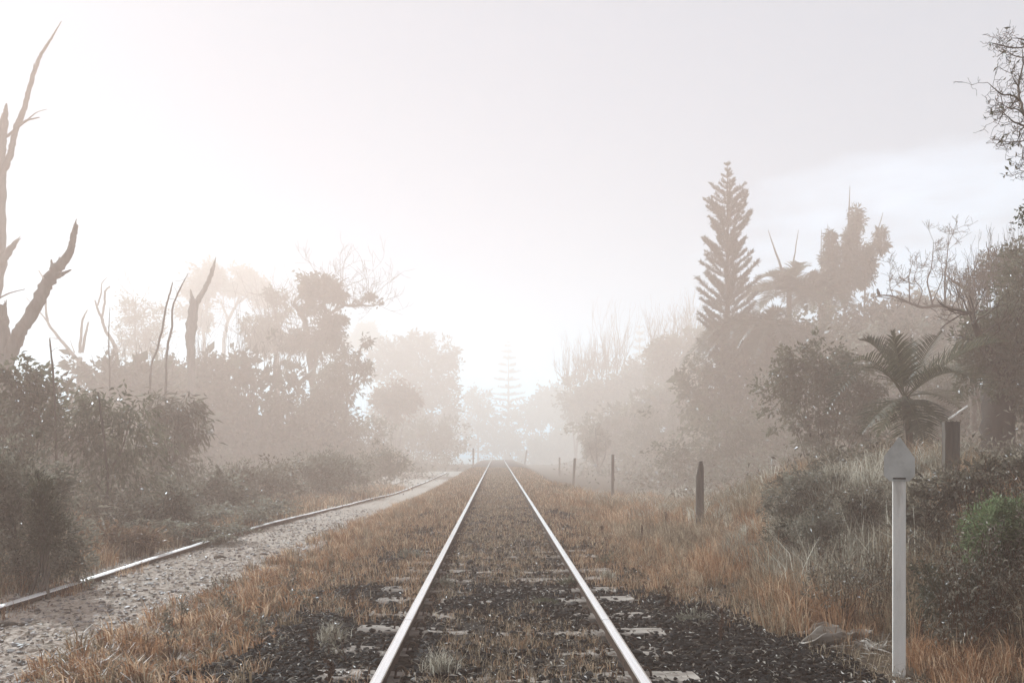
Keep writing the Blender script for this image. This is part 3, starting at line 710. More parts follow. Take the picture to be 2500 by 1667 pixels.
plant('creeper_mound', 'hedge like bush smothered in creeper below the snag', 'bush', 25, [(430, 875, 80, 48), (340, 880, 90, 45), (520, 880, 70, 60), (430, 940, 130, 90), (560, 940, 90, 90), (480, 1040, 160, 100), (600, 1030, 90, 110), (545, 830, 50, 40, .6), (480, 830, 40, 25, .6)], 15000, (.16, .09), 'leaf_dark', 30, big=.15)
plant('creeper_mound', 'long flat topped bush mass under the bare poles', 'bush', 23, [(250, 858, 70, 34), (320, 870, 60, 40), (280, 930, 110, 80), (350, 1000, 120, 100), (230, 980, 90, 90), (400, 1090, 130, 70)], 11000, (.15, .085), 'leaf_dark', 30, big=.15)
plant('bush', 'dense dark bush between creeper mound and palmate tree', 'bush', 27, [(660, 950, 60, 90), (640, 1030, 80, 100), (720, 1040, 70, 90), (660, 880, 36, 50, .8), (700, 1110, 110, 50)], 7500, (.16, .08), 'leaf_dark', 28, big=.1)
def twig_crop(name, label, cat, d, spots, n, ln, leafblobs=(), nl=0, m='leaf', leaf=(.15, .06), lean=0, depth=2, rad=.02, spread=.35, mbark='twig', group=None, up=.5, tint=None):
    """many upright bare shoots rising from the given (u, v, spread u, spread v) places"""
    k_ = D(d)/d; d = D(d); ln *= k_; rad *= k_; leaf = (leaf[0]*k_, leaf[1]*k_)
    g = ground_pt(np.mean([s[0] for s in spots]), d, 0); root = thing(name, label, cat, g, group); mb = MB(); tips = []
    for i in range(n):
        s = spots[i % len(spots)]
        p = at(s[0]+rng.normal()*s[2], s[1]+rng.normal()*s[3], d+rng.normal()*d*.02)
        twigs(mb, p, (rng.normal()*.25+lean, rng.normal()*.25, 1), ln*rng.uniform(.6, 1.25), rad*rng.uniform(.6, 1.2), depth, spread, up, (1, 3), .12, tips, .0017*d/12, 3)
    for s in spots:                                                    # stems that carry the shoots down to the ground
        c = at(s[0], s[1], d); P = np.array([g-[0, 0, .1], (g+c)/2+rng.normal(size=3)*.1, c+[0, 0, ln*.2]])
        tube(mb, spline(P, 4), np.linspace(rad*2.2, rad*.9, 9), 5, .1)
    mb.build('branches', M[mbark], root, g)
    if nl:
        P, O, T = cloud(leafblobs, d, nl, 20, leaf[0]); mb = MB(); leaves(mb, P, leaf[0], leaf[1], O, .2, .6, T); mb.build('foliage', M[m], root, g)
    return root
twig_crop('twiggy_shrub', 'bare twiggy shrub tangle rising above the creeper mound', 'shrub', 24.5, [(540, 830, 20, 12), (470, 850, 16, 10), (590, 850, 22, 12), (640, 860, 16, 12)], 44, .85, depth=2, rad=.012, spread=.6)
twig_crop('twiggy_shrub', 'thin bare twigs sprouting from the flat topped bush', 'shrub', 22, [(300, 850, 22, 8), (370, 850, 25, 8), (250, 845, 14, 6)], 24, .6, depth=1, rad=.009, spread=.6)
twig_crop('twiggy_shrub', 'leafless saplings in front of the pale gap below the umbrella tree', 'shrub', 36, [(640, 850, 20, 14), (700, 850, 16, 14), (720, 880, 20, 14)], 30, 1.9, depth=1, rad=.018, spread=.3)
plant('small_shrub', 'pale slim shrub shining in front of the dark creeper mound', 'shrub', 22, Z3([(360, 1280, 42, 60), (370, 1240, 26, 30), (350, 1330, 50, 40)]), 900, (.12, .05), 'fern')
plant('arching_shrub', 'shrub with long drooping leaf sprays behind the leafy sapling', 'shrub', 14.5, [(425, 935, 45, 22), (400, 960, 60, 26), (450, 990, 24, 40), (390, 1010, 50, 50), (360, 940, 40, 30), (400, 1080, 60, 60)], 2600, (.17, .035), 'leaf_pale', 12, droop=1.0, autostem=4)
labs = ['low fern clump with bright flat fronds beside the siding', 'taller fern clump below the slim pale shrub', 'wide fern clump nearest the leafy sapling', 'small fern clump at the foot of the dark bush', 'bright fern clump in the middle of the fern patch', 'fern clump leaning toward the siding rail', 'spreading fern clump under the drooping shrub']
def fern(label, u, v, d, s):
    g = ground_pt(u, d, 0.02); s = s*1.7; root = thing('fern', label, 'fern', g, 'ferns between shrubs and siding'); mb = MB()
    for k in range(20):
        a = rng.uniform(0, 6.28); L_ = s*rng.uniform(.7, 1.2)
        t = np.linspace(0, 1, 9)[:, None]; dv = np.array([math.cos(a), math.sin(a), 0])
        P = g+dv*L_*t+np.array([0, 0, 1])*(L_*.95*t-L_*.62*t*t)*rng.uniform(.8, 1.3)
        tube(mb, P, np.linspace(.006, .002, 9), 3, cap=False)
        sd_ = np.array([-dv[1], dv[0], 0])
        for i in range(1, 9):
            w = s*.26*(1-i/10)
            for sg in (-1, 1):
                nn = 5; tt = np.linspace(0.1, 1, nn)[:, None]
                leaves(mb, P[i]+sd_*sg*w*tt+dv*w*.3*tt, .055*s/.5, .022*s/.5, np.tile(sd_*sg*1.5+dv, (nn, 1)), .1, 3)
    mb.build('fronds', M['fern'], root, g)
for k, (u, v, d, s) in enumerate([(390, 1160, 14, .5), (500, 1120, 17, .7), (440, 1150, 13, .5), (590, 1150, 18, .55), (520, 1150, 15.5, .6), (470, 1190, 12.6, .42), (380, 1110, 15, .65)]): fern(labs[k], u, v, d, s)
plant('sapling', 'leafy sapling with drooping glossy leaves behind the dark shrub', 'sapling', 12.9, [(250, 945, 95, 50), (300, 1000, 85, 60), (195, 1010, 80, 70), (275, 1085, 110, 70), (215, 1150, 95, 60), (330, 930, 40, 30, .6), (190, 930, 50, 40, .7), (300, 1170, 60, 50, .7)], 4200, (.115, .036), 'leaf_gloss', 14, droop=1.1,
      stems=[[(240, 1290, 9), (243, 1180, 8), (246, 1080, 6), (236, 980, 5), (225, 900, 3)], [(245, 1100, 5), (280, 1030, 4), (300, 960, 2)], [(243, 1140, 4), (205, 1080, 3), (185, 1000, 2)], [(128, 1250, 6, 0), (130, 1000, 5), (122, 860, 4), (115, 780, 2)]])
plant('bush', 'broad leaved bush at the frame edge under the dead trunk', 'bush', 13.0, [(30, 868, 60, 42), (80, 885, 40, 38), (30, 950, 85, 60), (100, 960, 60, 60, .7), (20, 1020, 80, 60)], 3800, (.105, .055), 'leaf_gloss', 18, droop=.6)
plant('bush', 'tall dim bush filling the gap behind the leafy sapling', 'bush', 16.5, [(90, 1000, 110, 90), (150, 1080, 110, 100), (40, 1080, 100, 100), (250, 1100, 110, 110), (160, 900, 60, 40, .5), (330, 1130, 70, 80)], 9000, (.13, .06), 'leaf', 26, big=.1)
plant('bush', 'dense small leaved shrub overhanging the near siding rail', 'bush', 8.6, [(55, 1110, 90, 85), (25, 1210, 90, 120), (125, 1235, 80, 80), (165, 1290, 48, 50), (60, 1300, 110, 50), (-20, 1120, 80, 120), (110, 1130, 60, 50, .7)], 12500, (.056, .022), 'leaf_pale', 34, up=.3, droop=-.1)
plant('bush', 'spiky dark sprig shrub poking out of the small leaved shrub', 'shrub', 8.0, [(98, 1180, 30, 70), (95, 1120, 12, 40), (110, 1230, 40, 50)], 3000, (.05, .014), 'leaf_dark', 20, droop=-.4)

for lab, d, bl, n_, mm in (('low leafy shrub crowding the siding before the fern patch', 12.5, [(330, 1200, 70, 40), (400, 1190, 60, 34), (280, 1180, 50, 40)], 2600, 'leaf_pale'),
    ('low sparkling shrub row beyond the fern patch', 18, [(600, 1120, 60, 34), (660, 1110, 70, 40), (560, 1100, 50, 40)], 3000, 'leaf_gloss'),
    ('tangled pale shrub at the foot of the palmate tree', 21, [(740, 1110, 70, 36), (800, 1090, 70, 44), (700, 1080, 50, 50)], 3400, 'leaf_pale'),
    ('rust tinged low shrub by the siding under the leafy sapling', 11, [(260, 1250, 60, 30), (330, 1240, 50, 24)], 1700, 'leaf_rust'),
    ('hazy low shrub row where the siding disappears', 40, [(930, 1060, 70, 34), (1000, 1050, 60, 34), (860, 1080, 50, 30)], 2600, 'leaf')):
    plant('low_shrub', lab, 'shrub', d, bl, n_, (.085, .035), mm, 16, autostem=3, srad=.008)
for lab, d, bl, n_, mm in (('bushy haze-pale shrub beside the siding just past the ferns', 12.4, [(350, 1180, 80, 56), (400, 1150, 50, 40), (300, 1200, 50, 50)], 3600, 'leaf_pale'),
    ('broad leaved low shrub at the siding below the creeper mound', 13.6, [(467, 1140, 80, 60), (520, 1120, 50, 50), (420, 1160, 50, 40)], 3000, 'leaf_pale'),
    ('brown twiggy shrub leaning on the siding below the dark bush', 15.0, [(590, 1120, 75, 55), (640, 1100, 50, 44), (540, 1110, 50, 44)], 2800, 'leaf_brown'),
    ('rounded shrub between the siding and palmate tree', 16.4, [(690, 1098, 72, 50), (740, 1082, 50, 44)], 2600, 'leaf_pale'),
    ('haze-pale low shrub by the siding past the palmate tree', 16.9, [(790, 1088, 62, 42), (750, 1070, 50, 40)], 2600, 'leaf_pale'),
    ('small hazy shrub where the siding bends away', 20.5, [(862, 1072, 54, 36), (905, 1062, 40, 28)], 2200, 'leaf')):
    plant('low_shrub', lab, 'shrub', d, bl, n_, (.085, .034), mm, 20, autostem=3, srad=.008)  # the pale leaf colour in this row stands in for thicker haze
# ---- far end of the line
def norfolk(name, label, d, u, vtop, vbot, prof, whorl, m='needle', kids=6, tuft=1.0, rise=.45, nl=60, real=None, wild=.1):
    k_ = (real or D(d))/d; d = real or D(d); whorl *= k_; tuft *= k_; nl /= k_**.6
    g = ground_pt(u, d, 0); root = thing(name, label, 'pine tree', g); mb = MB(); top = at(u, vtop, d)
    zt = np.linspace(g[2], top[2], 14); px = F/d; H = top[2]-g[2]
    tube(mb, np.stack([np.full(14, top[0])+np.linspace(.0, 0, 14), np.full(14, float(d)), zt], 1), np.linspace(H*.014+.06, .015, 14), 8, .08)
    lf = MB(); v = vtop+8
    while v < vbot:
        w = np.interp(v, [p[0] for p in prof], [p[1] for p in prof])*d/F; z = CAMZ-(v-V0)*d/F; off = rng.uniform(0, 6.28)
        for k in range(kids):
            a = off+k*6.283/kids+rng.normal()*(.1+wild); L_ = w*rng.uniform(.88-wild, 1.08); dv = np.array([math.cos(a), math.sin(a), 0])
            t = np.linspace(0, 1, 7)[:, None]; c = np.array([top[0], d, z])
            P = c+dv*L_*t+np.array([0, 0, 1])*L_*(rise*t*.55+rise*.55*t*t)
            tube(mb, P, np.linspace(.02+.012*L_, .006, 7), 4, cap=False)
            n_ = int(nl*max(.25, L_)); tt = .12+.88*rng.random(n_)**.6; q = c+dv*L_*tt[:, None]+np.array([0, 0, 1])*(L_*(rise*tt*.55+rise*.55*tt*tt))[:, None]
            sdv = np.array([-dv[1], dv[0], 0]); o = sdv*rng.normal(size=n_)[:, None]*.6+dv*.8+np.array([0, 0, 1.15])
            leaves(lf, q+rng.normal(size=(n_, 3))*.03, np.minimum(.10+.10*L_*(1-.35*tt), .24)*tuft*min(1, .45+L_*.5), .036*tuft, o, 0, .3)
        v += whorl*px*(.75+.25*min(1, w/1.2))*rng.uniform(1-wild, 1+wild)
    mb.build('trunk', M['bark'], root, g); lf.build('crown', M[m], root, g)
    return root
norfolk('norfolk_pine', 'tall narrow Norfolk pine towering over the palms', 46, 1671, 372, 1000,
        [(372, 3), (385, 10), (400, 8), (410, 17), (425, 15), (440, 24), (450, 40), (480, 50), (520, 56), (600, 60), (650, 68), (700, 70), (760, 66), (900, 64), (1000, 60)], .42, kids=8, nl=140, rise=.62, real=52, wild=.3)
norfolk('norfolk_pine', 'tiny spire of a pine above the bare branched shrubs', 82, 1469, 745, 1000, [(745, 2), (760, 9), (790, 13), (830, 18), (900, 22), (1000, 24)], .8, kids=6, tuft=1.5, nl=40)
norfolk('norfolk_pine', 'very faint broad pine fading into the haze beyond the rails', 118, 1168, 778, 1040, [(778, 3), (800, 12), (830, 24), (870, 33), (920, 40), (1040, 42)], .95, kids=9, tuft=1.5, rise=.12, nl=30, real=190, wild=.35)
plant('tree', 'faint airy round tree at the far end of the rails', 'tree', 104, [(1098, 925, 26, 34, .8), (1085, 915, 18, 20), (1115, 935, 20, 24)], 1100, (.5, .2), stems=[[(1098, 1000, 5), (1098, 950, 4), (1096, 915, 2)]], tw=(10, 3, 1))
plant('hedge', 'faint tree belt closing the end of the railway', 'hedge', 122, [(1150, 975, 60, 50), (1210, 985, 50, 60), (1095, 985, 50, 40), (1175, 1010, 90, 40), (1050, 980, 50, 50), (1110, 1035, 80, 26), (1200, 1040, 80, 26)], 5200, (.6, .3), 'leaf_dark')
plant('tree', 'dark round headed tree closing the avenue opposite the siding', 'tree', 74, Z5([(610, 590, 100, 75), (560, 680, 90, 90), (660, 680, 90, 70), (690, 590, 80, 70), (740, 660, 90, 110)]), 5600, (.36, .17), 'leaf_dark')
plant('bush', 'hazy bush below the dark round headed tree', 'bush', 66, Z5([(590, 890, 80, 60), (680, 880, 100, 80), (780, 830, 150, 90), (760, 940, 170, 60), (560, 930, 60, 40), (560, 980, 120, 40), (760, 990, 160, 40)]), 7600, (.32, .15), 'leaf')

# ---- right tree line
twig_crop('bare_tree', 'leafless tree with dense upright twigs nearest the round headed tree', 'bare tree', 56, [S5([(760, 500, 0)])[0][:2]+(9, 10), S5([(840, 470, 0)])[0][:2]+(12, 10)], 46, 1.7, Z5([(770, 470, 60, 60, .5), (840, 400, 70, 100, .5)]), 900, depth=2, rad=.035, spread=.4)
twig_crop('bare_tree', 'leafless tree with tallest upright twigs before the tiny pine spire', 'bare tree', 56, [S5([(930, 440, 0)])[0][:2]+(12, 10), S5([(1010, 420, 0)])[0][:2]+(11, 12), S5([(1070, 400, 0)])[0][:2]+(8, 10)], 56, 2.1, Z5([(930, 360, 60, 90, .5), (1000, 390, 70, 60, .5)]), 1000, depth=2, rad=.035, spread=.4)
twig_crop('bare_tree', 'leafless twigs crowding between tiny pine spire and tall pine', 'bare tree', 52, [S5([(1300, 250, 0)])[0][:2]+(10, 8), S5([(1420, 220, 0)])[0][:2]+(14, 8), S5([(1530, 170, 0)])[0][:2]+(12, 9)], 60, 1.4, depth=2, rad=.03, spread=.4)
plant('tree', 'leafy hillside tree mass under the leafless twigs', 'tree', 54, Z5([(950, 560, 200, 90), (830, 600, 120, 120), (1100, 500, 150, 90), (1000, 680, 220, 120), (1200, 420, 110, 110)]), 9500, (.28, .13), 'leaf', 30)
plant('tree', 'ragged hillside tree with leaning trunk beside the tall pine', 'tree', 48, Z5([(1340, 250, 55, 70), (1330, 340, 90, 100), (1460, 290, 110, 120), (1550, 220, 70, 90), (1400, 460, 160, 110), (1520, 420, 110, 130)]), 8500, (.24, .11), 'leaf', 28,
      stems=[S5([(1400, 700, 14), (1370, 450, 12), (1330, 360, 10), (1290, 270, 7)])])
plant('bush', 'hazy hillside bush between the rails and sparkling shrub', 'bush', 44, Z5([(1150, 720, 170, 130), (1300, 640, 150, 120), (950, 830, 140, 120), (1420, 600, 120, 120), (1060, 900, 160, 110)]), 9000, (.22, .11), 'leaf', 28, big=.1)

def frond(mb, P0, dirv, L_, drop, leafl, n=26, w=.018, vee=.5, stem=.012, taper=True, vert=0.0):
    """one feather frond: arching rachis and two rows of leaflets"""
    dv = np.array(dirv, float); dv /= np.linalg.norm(dv); t = np.linspace(0, 1, 14)[:, None]
    P = np.asarray(P0)+dv*L_*t+np.array([0, 0, -1.0])*L_*drop*t**2.2
    tube(mb, P, np.linspace(stem, stem*.25, 14), 4, cap=False, tint=.9)
    T = np.gradient(P, axis=0); T /= np.linalg.norm(T, axis=1)[:, None]
    sd_ = np.cross(dv, [0, 0, 1.0])
    if np.linalg.norm(sd_) < .1: sd_ = np.array([1.0, 0, 0])
    sd_ /= np.linalg.norm(sd_)
    tt = np.linspace(.14, 1, n); idx = tt*13; i0 = np.minimum(idx.astype(int), 12); f = (idx-i0)[:, None]
    Q = P[i0]*(1-f)+P[i0+1]*f; TT = T[i0]
    prof = np.sin(np.clip(tt*1.02+.10, 0, 1)*np.pi)**.55*.85+.15
    for sg in (-1, 1):
        nrm = np.cross(sd_*sg, TT)*sg
        D = TT*(.55+.35*tt[:, None])+sd_*sg*.95+nrm*vee+rng.normal(size=(n, 3))*.06+np.array([0, 0, vert])
        D /= np.linalg.norm(D, axis=1)[:, None]; ll = (leafl*prof*rng.uniform(.85, 1.1, n))[:, None]
        N = np.cross(D, sd_*sg); Wd = np.cross(D, np.cross(D, TT)+1e-6); Wd /= np.linalg.norm(Wd, axis=1)[:, None]
        sag = np.array([0, 0, -1.0])*ll*.16
        A = Q; B = Q+D*ll*.5; C = Q+D*ll+sag
        V = np.stack([A-Wd*w*.5, A+Wd*w*.5, B+Wd*w*.6, B-Wd*w*.6, C+Wd*w*.1, C-Wd*w*.1], 1).reshape(-1, 3)
        i = np.arange(n)[:, None]*6; Qd = np.concatenate([i+np.array([[0, 1, 2, 3]]), i+np.array([[3, 2, 4, 5]])], 1).reshape(-1, 4)
        mb.add(V, Qd, np.repeat(rng.random(n)*.6, 2))

def palm(name, label, d, u, v, fr, L_, leafl, nfr, drop=.6, w=.03, trunkw=.16, n=26, group=None, extra=(), real=None):
    k_ = (real or D(d))/d; d = real or D(d); L_ *= k_; leafl *= k_; w *= k_; trunkw *= k_
    c = at(u, v, d); g = ground_pt(u, d, 0); root = thing(name, label, 'palm tree', g, group); mb = MB()
    P = np.array([g-[0, 0, .1], (g+c)/2+[.05, 0, 0], c]); P = spline(P, 5)
    tube(mb, P, np.linspace(trunkw*1.15, trunkw*.8, len(P)), 9, .06); mb.build('trunk', M['bark'], root, g)
    for k in range(nfr):
        a = k*2.399+rng.normal()*.15; e = rng.uniform(-.15, 1.25)*(1 if k % 3 else .6)
        fb = MB(); frond(fb, c, (math.cos(a)*math.cos(e), math.sin(a)*math.cos(e), math.sin(e)), L_*rng.uniform(.8, 1.1), drop*rng.uniform(.7, 1.2), leafl, n, w, .35, .02*L_/2)
        fb.build('frond', M['frond'], root, g)
    for (du, dv_, wv) in extra:
        fb = MB(); limb(fb, [(u, v, wv), ((u+du)/1, (v+dv_)/1, 1)] if False else [(u, v, wv), (u+du*.5, v+dv_*.5, wv*.8), (u+du, v+dv_, 1)], d); fb.build('flower_spike', M['twig'], root, g)
    return root
palm('palm', 'big feathery palm with fanned fronds right of the tall pine', 41, 1812, 668, None, 2.7, .85, 34, .55, .05, real=57, extra=((-48, -140, 6), (22, -140, 4)))
palm('palm', 'palm with long hanging fronds in front of the tall pine', 38, 1688, 770, None, 2.7, .95, 34, .95, .05, real=52)
palm('palm', 'palm with drooping crown below the feathery one', 36, 1762, 755, None, 2.3, .8, 30, .8, .05, real=50)
palm('palm', 'hazy palm crown between the feathery palm and bamboo', 43, 1885, 672, None, 2.2, .8, 30, .7, .05, real=57)
plant('bush', 'dense hillside thicket below the palms', 'bush', 22.5, [(1700, 900, 100, 90), (1790, 860, 110, 90), (1650, 960, 90, 80), (1740, 980, 140, 80), (1870, 800, 90, 90), (1880, 900, 120, 110), (1830, 770, 80, 50), (1690, 840, 70, 60), (1600, 900, 60, 70)], 15000, (.13, .06), 'leaf', 28, big=.1)
def bamboo(label, d, base, blobs, culms, n):
    return plant('bamboo', label, 'bamboo', d, [(b[0], b[1], b[2]*.62, b[3]*.9)+tuple(b[4:]) for b in blobs], n, (.15, .04), 'leaf_dark', 18, stems=culms, droop=.5, crown='foliage', trunk='culm', group='bamboo clumps behind the palms', rough=.05)
bamboo('tallest bamboo clump with a bare whip rising from its top', 24, 1940, Z6([(1275, 450, 36, 22), (1285, 515, 42, 40), (1245, 600, 50, 42), (1245, 680, 50, 60), (1240, 770, 55, 70), (1235, 870, 60, 70)]), [[(1940, 700, 5), (1946, 560, 4), (1950, 480, 3), (1952, 427, 1)], [(1945, 700, 4), (1965, 540, 3), (1968, 485, 1)]], 4600)
bamboo('slim bamboo clump nearest the palms', 24, 1903, Z6([(1110, 600, 22, 40), (1130, 690, 48, 45), (1110, 760, 46, 60), (1135, 850, 55, 60)]), [[(1903, 700, 4), (1903, 560, 3), (1901, 515, 1)], [(1890, 690, 3), (1886, 580, 2), (1887, 528, 1)]], 2600)
bamboo('bamboo clump with its tip bowing over to one side', 24, 1992, Z6([(1440, 580, 32, 20), (1450, 650, 50, 28), (1400, 640, 20, 25, .6), (1350, 700, 40, 40), (1350, 770, 60, 60), (1330, 860, 45, 60)]), [[(1985, 700, 4), (1995, 600, 4), (2012, 540, 3), (2022, 510, 2), (2028, 488, 1)]], 3000)
plant('creeper_mound', 'smooth creeper covered mound with bright sunlit rim behind the palm', 'bush', 20.5, [(2090, 830, 180, 85, 1.3), (1990, 840, 90, 70), (2180, 800, 100, 60), (2080, 900, 190, 80), (2060, 775, 110, 32, .8)], 17000, (.13, .08), 'leaf_pale', 60, rd=2.2, up=2)
plant('creeper_mound', 'hazy creeper covered mound below the bamboo', 'bush', 23.5, [(1980, 745, 100, 50), (1920, 790, 90, 60), (2080, 730, 110, 40), (1950, 850, 110, 80), (2150, 720, 90, 50)], 10000, (.16, .09), 'leaf_pale', 40)

# bare limb tree with a perching bird
bt = dead('bare_tree', 'leafless tree with a long horizontal limb carrying upright shoots', 16,
     [S7([(690, 1100, 34), (685, 850, 32), (682, 700, 28), (668, 560, 26), (672, 470, 22)]), S7([(672, 480, 22), (620, 445, 19), (575, 420, 15), (552, 405, 9)]),
      S7([(684, 720, 22), (640, 622, 22), (590, 588, 21), (520, 568, 19), (440, 565, 18), (380, 573, 15), (300, 547, 13), (220, 512, 10), (150, 500, 8), (100, 508, 6), (58, 526, 3)]),
      S7([(440, 560, 12), (425, 490, 8), (408, 415, 7), (432, 330, 5), (442, 240, 4), (445, 170, 1.5)]), S7([(515, 565, 10), (514, 400, 8), (524, 300, 6), (535, 190, 4), (546, 55, 1.5)]),
      S7([(535, 200, 3), (560, 130, 2), (578, 95, 1)]), S7([(300, 545, 8), (298, 440, 6), (296, 380, 5), (318, 300, 2)]), S7([(350, 560, 7), (375, 470, 5), (330, 400, 4), (350, 320, 2)]),
      S7([(440, 540, 7), (470, 470, 5), (500, 380, 4), (490, 300, 2)]), S7([(200, 505, 4), (180, 440, 3), (184, 300, 1)]), S7([(560, 590, 8), (530, 640, 6), (500, 660, 4), (640, 700, 2)][:3])], (8, .34, 2), 'twig', 'bare tree')
bc = at(2018.5, 675, D(16))
def bird():
    mb = MB(); rings = [(-.105, .006, -.085), (-.07, .012, -.06), (-.04, .028, -.035), (0, .040, .0), (.03, .042, .04), (.045, .034, .075), (.052, .027, .098), (.060, .028, .118), (.066, .022, .138), (.068, .008, .150)]
    P = np.array([(x*.55, 0, z) for x, r_, z in rings]); tube(mb, P, [r_ for x, r_, z in rings], 10)
    tube(mb, [(.045, 0, .122), (.085, 0, .116)], [.008, .002], 5)
    for s in (-1, 1):
        tube(mb, [(0, s*.012, -.02), (.004, s*.014, -.055)], [.004, .003], 5)
        tube(mb, [(.02, s*.035, .06), (-.01, s*.043, .01), (-.05, s*.02, -.07)], [.016, .022, .006], 6)
    o = mb.build('bird', M['bird'], None, np.zeros(3), True); o.location = bc+np.array([0, 0, .005]); o.rotation_euler = (0, 0, 2.6); o.scale = (1.2,)*3
    tag(o, 'small dark bird perched upright near the tip of the bare limb', 'bird')
bird()
twig_crop('twiggy_shrub', 'thick crop of fine upright shoots above the sparkling leafy tree', 'shrub', 15, [S7([(620, 560, 0)])[0][:2]+(18, 22), S7([(760, 470, 0)])[0][:2]+(24, 26), S7([(880, 420, 0)])[0][:2]+(22, 24), S7([(960, 350, 0)])[0][:2]+(18, 20), S7([(700, 600, 0)])[0][:2]+(22, 24)], 150, .42,
          Z7([(820, 330, 130, 110, .5), (930, 280, 80, 90, .8), (700, 420, 110, 110, .3), (930, 400, 100, 80)]), 5200, 'leaf_brown', (.06, .022), depth=2, rad=.010, spread=.32)

plant('tree', 'stout trunked leafy tree glittering at the frame edge', 'tree', 13, [(2300, 760, 75, 66), (2335, 680, 50, 70), (2275, 820, 64, 48), (2335, 830, 60, 60), (2235, 830, 40, 46, .7), (2345, 600, 40, 46, .8), (2350, 920, 40, 70), (2250, 770, 50, 50, .7), (2310, 880, 50, 26, .8), (2215, 880, 30, 30, .6), (2400, 760, 80, 120, .7)], 15500, (.075, .034), 'leaf_gloss', 16, droop=.3, bark='bark_dark',
      rough=.05, stems=[[(2296, 1050, 78), (2290, 980, 70), (2292, 900, 72), (2302, 830, 60), (2312, 740, 44), (2330, 660, 26)], [(2300, 850, 34), (2262, 800, 20), (2236, 740, 12)], [(2300, 880, 30), (2350, 800, 20)]], tw=(8, .7, 2, .6))
plant('bush', 'sparkling broad leaved bush beside the fan leaved palm', 'bush', 14.5, [(1880, 780, 22, 13, .6), (1835, 822, 50, 28), (1795, 855, 42, 34), (1890, 838, 62, 44), (1850, 900, 92, 50), (1930, 880, 66, 62), (1782, 925, 26, 28, .6), (1840, 975, 70, 36, .7), (1935, 960, 62, 52), (1990, 900, 40, 60), (1900, 1010, 70, 30, .6), (1990, 990, 50, 50, .8)], 8600, (.088, .042), 'leaf_gloss', 15, droop=.2, autostem=7)
plant('bush', 'leafy understorey bush between the palm and stout trunk', 'bush', 16.5, [(2160, 880, 80, 60), (2200, 940, 80, 60), (2120, 960, 70, 70), (2250, 1000, 60, 50), (2170, 1020, 90, 40), (2220, 830, 40, 40, .6)], 7800, (.085, .04), 'leaf_gloss', 16, droop=.3)
plant('bush', 'leafy bank shrub directly behind the pointed marker', 'bush', 10.8, [(1930, 1070, 80, 26), (2010, 1060, 70, 40), (2120, 1075, 60, 44), (2050, 1090, 90, 40), (2220, 1060, 60, 30)], 6500, (.06, .026), 'leaf_brown', 18)

# near palm, frond by frond
def near_palm():
    d = 12; c = at(2080, 912, d); g = ground_pt(2090, d, 0); root = thing('palm', 'young palm with wide fan like fronds behind the pointed marker', 'palm tree', g); mb = MB()
    P = np.array([g-[0, 0, .1], (g+c)/2, c]); P = spline(P, 5); tube(mb, P, np.linspace(.075, .055, len(P)), 9, .1); mb.build('trunk', M['bark'], root, g)
    FR = [((1915, 860), -.9, .46, .75), ((1945, 800), -.3, .46, .65), ((1985, 765), .5, .40, .4), ((2055, 775), -.2, .42, .08), ((2095, 790), .8, .36, .08), ((2160, 765), .4, .42, .18), ((2285, 775), -.4, .50, .34), ((2275, 865), .5, .48, .65),
          ((2190, 850), -1.0, .36, .3), ((1990, 985), -.5, .40, .35), ((2020, 1000), .7, .36, .5), ((2165, 985), -.5, .38, .4), ((2130, 1040), -.9, .36, .35), ((2080, 1040), .9, .34, .3), ((2200, 930), .9, .38, .3), ((2030, 795), 1.0, .36, .2), ((2110, 1000), -.7, .34, .2)]
    for (e, dy, ll, drop) in FR:
        q = at(e[0], e[1], d+dy); v = (q-c)*1.1; ll *= 1.05; L_ = np.linalg.norm(v); v[2] += drop*L_*.9
        fb = MB(); frond(fb, c+rng.normal(size=3)*.02, v, np.linalg.norm(v), drop, ll, 34, .017, .45, .013, vert=.25 if drop < .6 and e[1] < 900 else -.15)
        fb.build('frond', M['frond'], root, g)
near_palm()

# saplings and bushes beyond the fence
plant('sapling', 'slender young tree alone between fence posts and sparkling shrub', 'sapling', 29, Z5([(925, 830, 62, 60, .7), (930, 770, 20, 26, .6), (915, 920, 62, 60, .7), (985, 850, 30, 50, .6), (985, 1080, 36, 50, .7), (860, 1080, 30, 60, .5), (880, 880, 40, 40, .5)]), 1700, (.13, .045), 'leaf_pale', 12, droop=-.2,
      stems=[S5([(945, 1230, 6), (945, 1080, 5), (938, 980, 4), (925, 770, 2)]), S5([(942, 1050, 4), (895, 930, 3), (880, 860, 1.5)]), S5([(942, 1050, 4), (985, 950, 3), (990, 850, 1.5)]), S5([(945, 1180, 3), (985, 1090, 2), (990, 1050, 1)])])
plant('bush', 'tall sparkling small leaved shrub behind the timber post', 'bush', 32, Z5([(1250, 740, 100, 110, .8), (1190, 860, 110, 100), (1310, 880, 120, 110), (1350, 1020, 190, 120), (1180, 1000, 110, 110), (1240, 660, 40, 40, .5), (1500, 1080, 160, 90), (1340, 760, 50, 70, .6)]), 9800, (.095, .04), 'leaf_gloss', 14, droop=0)
plant('sapling', 'leggy sapling with a tufted sparkling top above the timber post', 'sapling', 28, Z5([(1620, 555, 60, 45, .8), (1640, 630, 60, 60), (1580, 720, 60, 70, .6), (1560, 560, 40, 36, .5), (1600, 820, 60, 90, .5), (1590, 960, 70, 90, .5)]), 2700, (.09, .038), 'leaf_gloss', 12,
      stems=[S5([(1640, 1200, 6), (1640, 930, 5), (1622, 740, 4), (1590, 620, 3), (1575, 540, 1.5)]), S5([(1622, 740, 3), (1650, 640, 2), (1640, 560, 1)])])
